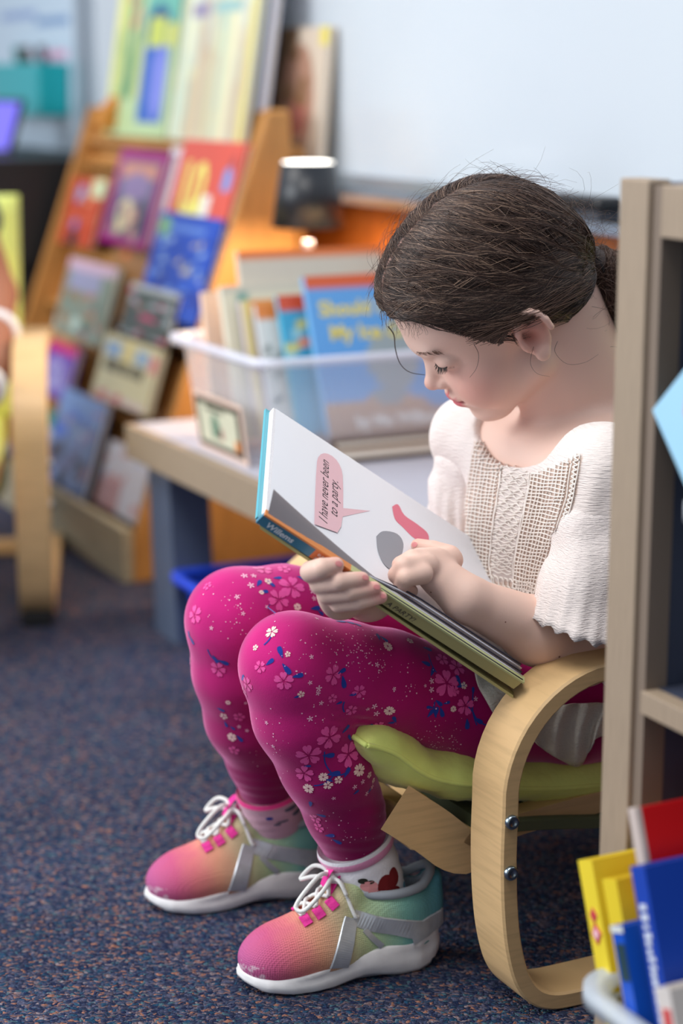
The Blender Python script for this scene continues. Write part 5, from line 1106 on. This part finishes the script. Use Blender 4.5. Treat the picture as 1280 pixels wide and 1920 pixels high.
# ------------------------------------------------------------------ blouse
BL = Field()
BL.ell(CHC + CF * .004, (.112, .080, .100), TB_, 0); BL.ell((.222, 1.870, .345), (.112, .095, .095), TB_, .03); BL.cone(SHR + np.array([0, 0, .002]), SHL_ + np.array([0, 0, .002]), .040, .044, .02)
BL.cone(NB + np.array([0, 0, -.018]), SHL_ + np.array([0, 0, .010]), .036, .034, .02); BL.cone(NB + np.array([0, 0, -.018]), SHR + np.array([0, 0, .010]), .036, .034, .02)
BL.cone(SHL_ + np.array([0, 0, .006]), PYn(1118, 985, 1.742), .046, .040, .02)
BL.ell((.245, 1.885, .285), (.118, .095, .05), TB_, .03)
NKC = NB + CF * .050 + np.array([0, 0, .012])
BL.ell(NKC + LAT * .006, (.078, .078, .048), TB_, .004, 's'); BL.ell(NB + np.array([0, 0, .02]), (.058, .058, .06), TB_, .006, 's')
def folds(p):
    q = (p - CHC) @ TB_; return .0035 * np.sin(q[:, 0] * 95 + 1.5 * np.sin(q[:, 2] * 22)) * sstep(.0, -.12, q[:, 2]) + .0016 * vnoise(q, 41, 70)
BL.add(folds, CHC, 1e4, 0, 'd')
V, Q = polygonize(BL, (.06, 1.64, .235), (.39, 2.06, .60), .0028); V = relax(V, Q, 1); BLV = bvh_of(V, Q)
def proj(P):
    d = np.asarray(P) - np.array([0, 0, CH]); w = d @ np.array(FWD); return 640 + FPX * d[:, 0] / w, 960 - FPX * (d @ np.array(UPV)) / w
lL = [(800, 897), (850, 884), (930, 872), (1000, 866), (1060, 868), (1115, 888)]; lR = [(800, 1102), (850, 1092), (930, 1080), (1020, 1052), (1080, 1032), (1150, 1010)]   # lace panel edges (row, column)
pu, pv = proj(V); xl = np.interp(pv, [a for a, b in lL], [b for a, b in lL]); xr = np.interp(pv, [a for a, b in lR], [b for a, b in lR]); aa = (pu - xl) / (xr - xl)
frontv = ((V - CHC) @ CF) > .0
net = frontv & ~(pv < 894 - np.abs(pu - 1000) * np.where(pu < 1000, .62, .45)) & (aa > 0) & (aa < 1) & (pv > 790) & (pv < 1150) & ~((aa > .30) & (aa < .56) & (pv < 1090))
bc_ = np.tile(np.array(lin((238, 226, 220))), (len(V), 1)); bc_[net] = lin((220, 196, 182))
cloth = mat('cream_crinkle_cotton', (238, 226, 220), .9, attr='Col', bump=(260, .9, (.35, .35, 3.2)), sheen=.25, spec=.2)
blouse = wear(npmesh('blouse', V, Q, cloth, None, True, bc_)); blouse['label'] = 'cream crinkled blouse with a crochet lace front'
def kid(o): o.parent = blouse; o.matrix_parent_inverse = Matrix.Identity(4); return o
def wkid(o): wear(o); return kid(o)
CR = np.array(lin((238, 226, 220)))
cloth2 = mat('cream_crinkle_sleeve', (240, 228, 223), .9, bump=(300, 1.0, (.5, .5, 3.5)), sheen=.25, spec=.2)
def sleeve(rings, n=72, seed=0, ruf=.0018):
    """rings: (centre, axis, r_side, r_front); open tube with a ruffled end"""
    rr = np.random.default_rng(seed); ph = rr.uniform(0, 6, 6); V = []; F = []; K = len(rings); m = 9; dense = []
    for i in range(K - 1):
        for k in range(m):
            t = k / m; dense.append([np.array(rings[i][j]) * (1 - t) + np.array(rings[i + 1][j]) * t for j in range(4)])
    dense.append([np.array(x, float) for x in rings[-1]]); D = len(dense)
    for lay in (0, 1):
        for i, (c, ax, rs_, rf) in enumerate(dense):
            s = i / (D - 1); ax = ax / FB(ax); x = np.array([1., 0, 0]) - ax * ax[0]; x /= FB(x); y = np.cross(ax, x)
            for j in range(n):
                a = 2 * math.pi * j / n; w = .0014 * math.sin(26 * s + 3 * math.cos(a + ph[0]) + ph[1]) + .0022 * math.sin(5 * a + 7 * s + ph[2]) * s + ruf * math.sin(17 * a + ph[3]) * max(0, s - .75) * 4
                sh = ruf * 1.4 * math.sin(15 * a + ph[4]) * (s > .985); g = -.0018 if lay else 0
                V.append(c + x * (rs_ + w + g) * math.cos(a) + y * (rf + w + g) * math.sin(a) + ax * sh)
    for lay in (0, 1):
        for i in range(D - 1):
            for j in range(n): q = [lay * D * n + i * n + j, lay * D * n + i * n + (j + 1) % n, lay * D * n + (i + 1) * n + (j + 1) % n, lay * D * n + (i + 1) * n + j]; F.append(q if not lay else q[::-1])
    F.append(tuple(reversed(range(n)))); F.append(tuple(range(D * n, D * n + n)))
    for j in range(n): F.append(((D - 1) * n + j, (D - 1) * n + (j + 1) % n, D * n + (D - 1) * n + (j + 1) % n, D * n + (D - 1) * n + j))
    return wkid(mesh('sleeve', V, F, cloth2, None, True))
dnw = lambda a, b: (np.array(b) - np.array(a))
p0_, p1_, p2_, p3_ = PYn(1128, 872, 1.765), PYn(1118, 960, 1.750), PYn(1108, 1060, 1.728), PYn(1082, 1185, 1.700)
sleeve([(p0_ + np.array([0, 0.0, .012]), p1_ - p0_, .022, .026), (p0_, p1_ - p0_, .038, .043), (p1_, p2_ - p1_, .037, .044), (p2_, p3_ - p2_, .040, .043), (p3_, np.array([-.30, -.10, -.95]), .046, .048)], seed=3)
q0, q1, q2, q3 = PYn(892, 800, 1.955), PYn(876, 850, 1.95), PYn(864, 900, 1.945), PYn(864, 1000, 1.935)
sleeve([(q0 + np.array([.01, 0, .004]), q1 - q0, .014, .014), (q0, q1 - q0, .024, .030), (q1, q2 - q1, .031, .036), (q2, q3 - q2, .034, .040), (q3, q3 - q2, .037, .042)], seed=8)
# crochet lace: threads laid on the cloth
def lacept(a, b):
    v = 806 + (1140 - 806) * b - 30 * (1 - a) * b + 26 * a * (1 - b); xl = np.interp(v, [q for q, r in lL], [r for q, r in lL]); xr = np.interp(v, [q for q, r in lR], [r for q, r in lR]); u = xl + (xr - xl) * a
    if v < 888 - abs(u - 1000) * (.62 if u < 1000 else .45) : return None
    p, n = hit(BLV, u, v); return None if p is None else np.array(p + n * .0013)
thr = []
def run(f, N, S=26):
    seg = []
    for k in range(N + 1):
        p = lacept(*f(k / N))
        if p is None or (seg and FB(p - seg[-1]) > .02):
            if len(seg) > 3: thr.append(seg)
            seg = []; 
            if p is None: continue
        seg.append(p)
    if len(seg) > 3: thr.append(seg)
wob = lambda i, t: .004 * math.sin(23 * t + i * 2.3)
cols = [.02, .05, .085, .12, .155, .19, .225, .26, .295] + [.57, .605, .64, .675, .71, .745, .78, .815, .85, .885, .92, .955, .985]
for i, a in enumerate(cols): run(lambda t, a=a, i=i: (a + wob(i, t), t), 60)
for j in range(42):
    b = .01 + j * .0232
    run(lambda t, b=b, j=j: (.02 + .28 * t, b + .004 * math.sin(9 * t + j)), 14); run(lambda t, b=b, j=j: (.57 + .33 * t, b + .004 * math.sin(9 * t + j)), 16)
for a0 in (.30, .56): run(lambda t: (a0 + .004 * math.sin(40 * t), t * .86), 60)
for k in range(16):   # scalloped band along the bottom
    a0 = .02 + k * .06
    for dr in (0, .03): run(lambda t, a0=a0, dr=dr: (a0 + .03 * (1 + math.cos(t * 6.283)) + dr, .90 + .035 * math.sin(t * 6.283) + dr * 1.6), 14)
for k in range(34):   # zigzag edge
    b0 = .02 + k * .0285; run(lambda t, b0=b0: (.93 + .05 * abs(2 * t - 1), b0 + .0285 * t), 6)
def resamp(s, n=14):
    s = np.array(s); d = np.concatenate([[0], np.cumsum(np.linalg.norm(np.diff(s, axis=0), axis=1))]); t = np.linspace(0, d[-1], n); return np.stack([np.interp(t, d, s[:, i]) for i in range(3)], 1)
pieces = []
for s in thr:
    for k in range(0, max(1, len(s) - 3), 12): pieces.append(resamp(s[k:k + 14], 10))
lacem = mat('crochet_cotton', (244, 236, 228), .9)
o = wkid(strands('crochet_threads', pieces, [.00066] * 10, lacem, None, 4)); o['kind'] = 'stuff'
# solid crochet strip down the middle with raised cord motifs
sw_ = []
for k in range(40):
    b0 = .02 + .021 * k; s = [lacept(.31 + .235 * t, b0 + .006 * math.sin(14 * t + k * 1.7)) for t in np.linspace(0, 1, 16)]
    s = [q for q in s if q is not None]
    if len(s) > 5: sw_.append(resamp(s, 14))
for k in range(9):
    for m_ in range(2):
        a0, b0 = .37 + .11 * m_, .10 + .085 * k; s = [lacept(a0 + .04 * math.cos(t) * (1 + .25 * math.cos(4 * t)), b0 + .030 * math.sin(t) * (1 + .25 * math.cos(4 * t))) for t in np.linspace(0, 6.28, 16)]; s = [q for q in s if q is not None]
        if len(s) > 8: sw_.append(resamp(s, 14))
if sw_: o = wkid(strands('crochet_band', sw_, [.00055] * 14, lacem, None, 4)); o['kind'] = 'stuff'
# neckline binding follows the opening
nk = []
for u, v in smooth_path([(903, 800), (915, 826), (940, 858), (972, 880), (1008, 889), (1050, 881), (1085, 862), (1102, 846), (1147, 815)], 5):
    p, n = hit(BLV, u, v)
    if p is not None and (not nk or (p - nk[-1]).length < .03): nk.append(p + n * .0006)
if len(nk) > 6: wkid(tube('neck_binding', nk, .0016, lacem, None, 6))
# hem of the tunic over the lap and hanging by the hip
def flap(name, top, bot, n, m, lift, amp, fr, bvs, parent, thick=.0016, yd=None):
    """cloth between two pixel-read polylines, laid on what is under it"""
    T = [np.array(p) for p in smooth_path(top, n)]; B = [np.array(p) for p in smooth_path(bot, n)]; K = min(len(T), len(B)); V = []; F = []
    for i in range(K):
        for j in range(m + 1):
            t = j / m; u, v = T[i] * (1 - t) + B[i] * t; w = amp * math.sin(fr * i + 1.3 * math.sin(3 * t)) * (.25 + .75 * t)
            best = None
            for bv in bvs:
                p, nn = hit(bv, u, v)
                if p is not None and (best is None or p.y < best.y): best = p
            y = (best.y if best is not None else yd) if yd is None or best is not None else yd
            if yd is not None and best is not None: y = min(y, yd + .03)
            V.append(PYn(u, v, y - lift - amp + w))
    for i in range(K - 1):
        for j in range(m): F.append((i * (m + 1) + j, i * (m + 1) + j + 1, (i + 1) * (m + 1) + j + 1, (i + 1) * (m + 1) + j))
    o = wkid(mesh(name, V, F, m_hem, None, True)); md = o.modifiers.new('thickness', 'SOLIDIFY'); md.thickness = thick; return o
m_hem = mat('oatmeal_hem', (222, 212, 196), .9, bump=(240, .9, (1, 1, 3)), sheen=.2)
flap('tunic_hem', [(756, 1150), (800, 1165), (850, 1190), (900, 1220), (950, 1260), (990, 1290)], [(756, 1160), (780, 1164), (830, 1194), (882, 1240), (900, 1292), (926, 1338)], 9, 10, .005, .0022, .55, [LB_], blouse, yd=1.72)
flap('tunic_ruffle', [(985, 1335), (1030, 1325), (1070, 1320), (1110, 1318), (1150, 1318), (1190, 1318)], [(985, 1362), (1010, 1398), (1050, 1425), (1088, 1436), (1118, 1385), (1170, 1380)], 12, 12, .010, .0060, .50, [LB_], blouse, yd=1.79)
# ================================================================== the picture book in her hands
bk_ = empty('open_picture_book', PY(500, 968, 1.66), (0, 0, 0), 'open hardback picture book with a pink speech bubble held by the girl', 'book')
BKI = Matrix.Translation(bk_.location).inverted()
def bkid(o): o.parent = bk_; o.matrix_parent_inverse = BKI; return o
def slab(name, a0, a1, b0, b1, c0, c1, m):
    P = [pg(a, b, c) for c in (c0, c1) for a, b in ((a0, b0), (a1, b0), (a1, b1), (a0, b1))]
    o = mesh(name, P, [(3, 2, 1, 0), (4, 5, 6, 7), (0, 1, 5, 4), (1, 2, 6, 5), (2, 3, 7, 6), (3, 0, 4, 7)], m); bm = bmesh.new(); bm.from_mesh(o.data); bmesh.ops.recalc_face_normals(bm, faces=bm.faces); bm.to_mesh(o.data); bm.free(); return bkid(o)
white = mat('page_white', (232, 234, 240), .55); teal = mat('cover_teal', (88, 170, 186), .4)
slab('cover', -.022, 1.012, -.02, 1.02, -.0105, -.0075, teal)
slab('page_block', -.008, 1.0, 0, 1.0, -.0075, -.0006, mat('page_edges', (226, 224, 226), .8, noise=(900, .08)))
# top page, slightly bowed
V = []; F = []; nb = 16
for i in range(25):
    for j in range(nb + 1):
        a, b = i / 24, j / nb; V.append(pg(a, b, .0012 * math.sin(math.pi * b) * (1 + .4 * math.sin(3 * a))))
for i in range(24):
    for j in range(nb): q = i * (nb + 1) + j; F.append((q, q + 1, q + nb + 2, q + nb + 1))
bkid(mesh('page', V, F, white, None, True))
BIv = pg
def pmat(a, b, c=.0019):
    """local frame for print on the page: x along reading direction, y up the page"""
    M = Matrix((( wv.x, -ax_.x, nv.x, 0), (wv.y, -ax_.y, nv.y, 0), (wv.z, -ax_.z, nv.z, 0), (0, 0, 0, 1))); return Matrix.Translation(pg(a, b, c)) @ M
def pshape(name, pts, m, c=.0018):
    o = mesh(name, [pg(a, b, c) for a, b in pts], [tuple(range(len(pts)))], m); return bkid(o)
bub = mat('bubble_pink', (226, 186, 194), .6)
pshape('speech_bubble', [pxpage(*p) for p in [(587, 985), (588, 940), (590, 895), (592, 868), (594, 860), (599, 854), (605, 852), (612, 853), (620, 857), (628, 864), (634, 873), (638, 883), (640, 894), (641, 920), (641, 955), (692, 960), (640, 971), (637, 990), (630, 1001)]], bub)
inkp = mat('page_ink', (60, 50, 56), .6)
a1_, b1_ = pxpage(606, 985); a2_, b2_ = pxpage(624, 972)
ts = (Vector(pg(*pxpage(616, 862))) - Vector(pg(*pxpage(600, 990)))).length
bkid(text('page_text', 'I have never been', ts / 8.4, inkp, None, pmat(*pxpage(611, 986)), shear=.28)); bkid(text('page_text', 'to a party.', ts / 8.4, inkp, None, pmat(*pxpage(630, 974)), shear=.28))
def blob(name, pts, col, c=.0017): pshape(name, [pxpage(*p) for p in smooth_path(pts + [pts[0]], 4)[:-1]], mat('blob_' + name, col, .6), c)
blob('pink_patch', [(733, 952), (744, 948), (756, 968), (780, 985), (800, 1003), (798, 1020), (775, 1012), (752, 990), (738, 975)], (226, 120, 140)); blob('grey_patch', [(703, 1008), (716, 998), (742, 1003), (754, 1022), (748, 1050), (735, 1070), (718, 1060), (706, 1035)], (150, 152, 160))
# near half: a short rise of pages from the gutter to the spine edge
def lerp3(a, b, t): return a * (1 - t) + b * t
V = []; F = []; N_ = 24; K_ = 8
for i in range(N_ + 1):
    t = i / N_
    for j in range(K_ + 1):
        s = j / K_; p = lerp3(lerp3(G0, G1, t), lerp3(E0_, E1_, t), s); arch = .017 * math.sin(math.pi * s) * max(0, 1 - 1.6 * t) ** 1.5; V.append(p + nv * arch * .5 + Vector((0, 0, 1)) * arch)
for i in range(N_):
    for j in range(K_): q = i * (K_ + 1) + j; F.append((q, q + 1, q + K_ + 2, q + K_ + 1))
bkid(mesh('left_page', V, F, mat('left_page_shaded', (128, 122, 126), .6), None, True))  # white paper given a grey base: the shade on this page is in its colour
# fanned page edges above the spine edge, tail half
for k in range(5):
    o0, o1 = lerp3(E0_, E1_, .22 + .03 * k), E1_; up = Vector((0, 0, .0022 + .0024 * k)); pts = [lerp3(o0, o1, t) + up * min(1, t * 3) + Vector((0, .004 * k, 0)) for t in np.linspace(0, 1, 14)]
    bkid(tube('page_edge', pts, .0009, mat('edge_white', (224, 222, 232), .7) if k % 2 else mat('edge_dark', (60, 56, 70), .8), None, 5))
# spine board with its lettering
sx = (E1_ - E0_); sl_ = sx.length; sxn = sx.normalized(); sh_ = (S0_ - E0_); sh_ = sh_ - sxn * sh_.dot(sxn); shn = sh_.normalized(); shl = sh_.length; sn_ = sxn.cross(shn).normalized()
if sn_.dot(CAM - E0_) < 0: sn_ = -sn_
def spp(t, h, c=0.0): return E0_ + sxn * (t * sl_) + shn * (h * shl) + sn_ * c
def sslab(name, t0, t1, h0, h1, c0, c1, m):
    P = [spp(t, h, c) for c in (c0, c1) for t, h in ((t0, h0), (t1, h0), (t1, h1), (t0, h1))]
    o = mesh(name, P, [(3, 2, 1, 0), (4, 5, 6, 7), (0, 1, 5, 4), (1, 2, 6, 5), (2, 3, 7, 6), (3, 0, 4, 7)], m); bm = bmesh.new(); bm.from_mesh(o.data); bmesh.ops.recalc_face_normals(bm, faces=bm.faces); bm.to_mesh(o.data); bm.free(); return bkid(o)
olive = mat('cover_olive', (176, 168, 112), .45)
sslab('spine', -.012, .185, 0, 1, -.004, 0, mat('spine_blue', (66, 124, 150), .4)); sslab('spine', .185, .31, 0, 1, -.004, 0, mat('spine_orange', (214, 120, 72), .45)); sslab('spine', .31, 1.0, 0, 1, -.004, 0, olive)
sslab('cover_edge', -.012, .31, -.14, .02, -.006, .0012, mat('edge_orange', (222, 140, 78), .45)); sslab('cover_edge', .31, 1.004, -.14, .02, -.006, .0012, mat('edge_green', (190, 194, 140), .45))
# near board joins the spine to the gutter underneath
P = [S0_, S1_, G1 - nv * .009 - Vector((0, 0, .006)), G0 - nv * .009 - Vector((0, 0, .006))]; o = mesh('near_board', P + [p - Vector((0, 0, .003)) for p in P], [(0, 1, 2, 3), (7, 6, 5, 4), (0, 4, 5, 1), (1, 5, 6, 2), (2, 6, 7, 3), (3, 7, 4, 0)], olive); bkid(o)
def smat(t, h):
    M = Matrix(((sxn.x, -shn.x, sn_.x, 0), (sxn.y, -shn.y, sn_.y, 0), (sxn.z, -shn.z, sn_.z, 0), (0, 0, 0, 1))); return Matrix.Translation(spp(t, h, .0006)) @ M
wt_ = mat('spine_text_white', (226, 232, 236), .5)
bkid(text('spine_text', 'Willems', shl * .72, wt_, None, smat(.015, .78), shear=.1, bold=.0002)); bkid(text('spine_text', 'ELEPHANT', shl * .34, wt_, None, smat(.20, .45))); bkid(text('spine_text', '& PIGGIE', shl * .34, wt_, None, smat(.20, .85)))
bkid(text('spine_text', 'A PARTY!', shl * .62, inkp, None, smat(.475, .80), shear=.25))
# ================================================================== second reader at the left edge (mostly outside the frame)
p2r = empty('person', (-.75, 3.15, 0), (0, 0, 0), 'second child seated in the left armchair, only a bare forearm showing', 'person')
P2I = Matrix.Translation(p2r.location).inverted()
Fb = Field(); O2 = np.array(ch2.location); f2n = np.array(f2); l2 = np.array([f2n[1], -f2n[0], 0]); Z2 = lambda x, y, z: O2 + l2 * (x + .02) + f2n * y + np.array([0, 0, z])
Fb.limb([Z2(.145, -.40, .74), Z2(.066, -.30, .50), Z2(.066, -.12, .40), Z2(.090, .0, .36)], [.036, .033, .029, .022], .012)
Fb.ell(Z2(.100, .04, .350), (.02, .035, .016), None, .012)
for k in range(4): Fb.limb([Z2(.085 + .011 * k, .06, .350), Z2(.083 + .012 * k, .10, .335), Z2(.083 + .012 * k, .115, .310)], [.0085, .0080, .007], .002)
Fb.ell(Z2(.29, -.42, .68), (.12, .08, .14), None, .03); Fb.ell(Z2(.29, -.40, 1.0), (.075, .09, .10), None, .0); Fb.limb([Z2(.29, -.42, .80), Z2(.29, -.41, .93)], [.045, .04], .02)
Fb.limb([Z2(.43, -.40, .74), Z2(.47, -.32, .55), Z2(.42, -.10, .45)], [.036, .033, .025], .012)
V, Q = polygonize(Fb, O2 + l2 * .29 - np.array([.42, .5, 0]) + f2n * -.2, O2 + l2 * .29 + np.array([.42, .5, 1.15]) + f2n * -.2, .006); u_, Q = biggest(V, Q); V = V[u_]
o = npmesh('body', V, Q, mat('brown_skin', (150, 98, 74), .5)); o.parent = p2r; o.matrix_parent_inverse = P2I
Fc = Field(); Fc.ell(Z2(.29, -.42, .62), (.15, .11, .20), None, 0); Fc.limb([Z2(.16, -.41, .75), Z2(.10, -.35, .62)], [.05, .045], .02); Fc.limb([Z2(.42, -.41, .75), Z2(.465, -.33, .60)], [.05, .045], .02)
V, Q = polygonize(Fc, Z2(.29, -.42, .62) - .32, Z2(.29, -.42, .62) + .32, .008); o = npmesh('shirt', V, Q, mat('navy_shirt', (50, 56, 84), .9)); o.parent = p2r; o.matrix_parent_inverse = P2I
Ft = Field(); Ft.limb([Z2(.23, -.36, .42), Z2(.22, .08, .42), Z2(.22, .12, .10)], [.075, .06, .045], .02); Ft.limb([Z2(.36, -.36, .42), Z2(.37, .08, .42), Z2(.37, .12, .10)], [.075, .06, .045], .02)
V, Q = polygonize(Ft, Z2(.29, -.1, .3) - .42, Z2(.29, -.1, .3) + .42, .008); o = npmesh('trousers', V, Q, mat('dark_trousers', (44, 46, 58), .9)); o.parent = p2r; o.matrix_parent_inverse = P2I
Fh = Field(); Fh.ell(Z2(.29, -.42, 1.02), (.085, .10, .105), None, 0); V, Q = polygonize(Fh, Z2(.29, -.42, 1.02) - .13, Z2(.29, -.42, 1.02) + .13, .008); k_ = ((V - Z2(.29, -.42, 1.02)) @ f2n < .03) | (V[:, 2] > 1.06); o = npmesh('hair', V, Q[k_[Q].all(1)], hairM[0]); o.parent = p2r; o.matrix_parent_inverse = P2I
for y, z, r in ((-.20, .445, .0345), (-.05, .382, .0285)):
    c = Z2(.066 if y < -.1 else .078, y, z); o = tube('wrist_band', [Vector(c + l2 * r * math.cos(a * .42) + np.array([0, 0, 1]) * r * math.sin(a * .42)) for a in range(15)], .008, mat('white_band', (226, 230, 236), .5), None, 6, True); o.parent = p2r; o.matrix_parent_inverse = P2I
for y, x in ((.12, .22), (.12, .37)):
    c = Z2(x, y + .05, .0); Fs = Field(); Fs.ell(c + np.array([0, 0, .035]), (.042, .115, .04), np.stack([l2, f2n, np.array([0, 0, 1.])], 1), 0); Fs.add(lambda p: p[:, 2] - .004, (0, 0, -10), 1e4, .002, 's'); V, Q = polygonize(Fs, c - .14, c + .14, .007); o = npmesh('shoe', V, Q, mat('grey_shoe', (90, 92, 100), .7)); o.parent = p2r; o.matrix_parent_inverse = P2I
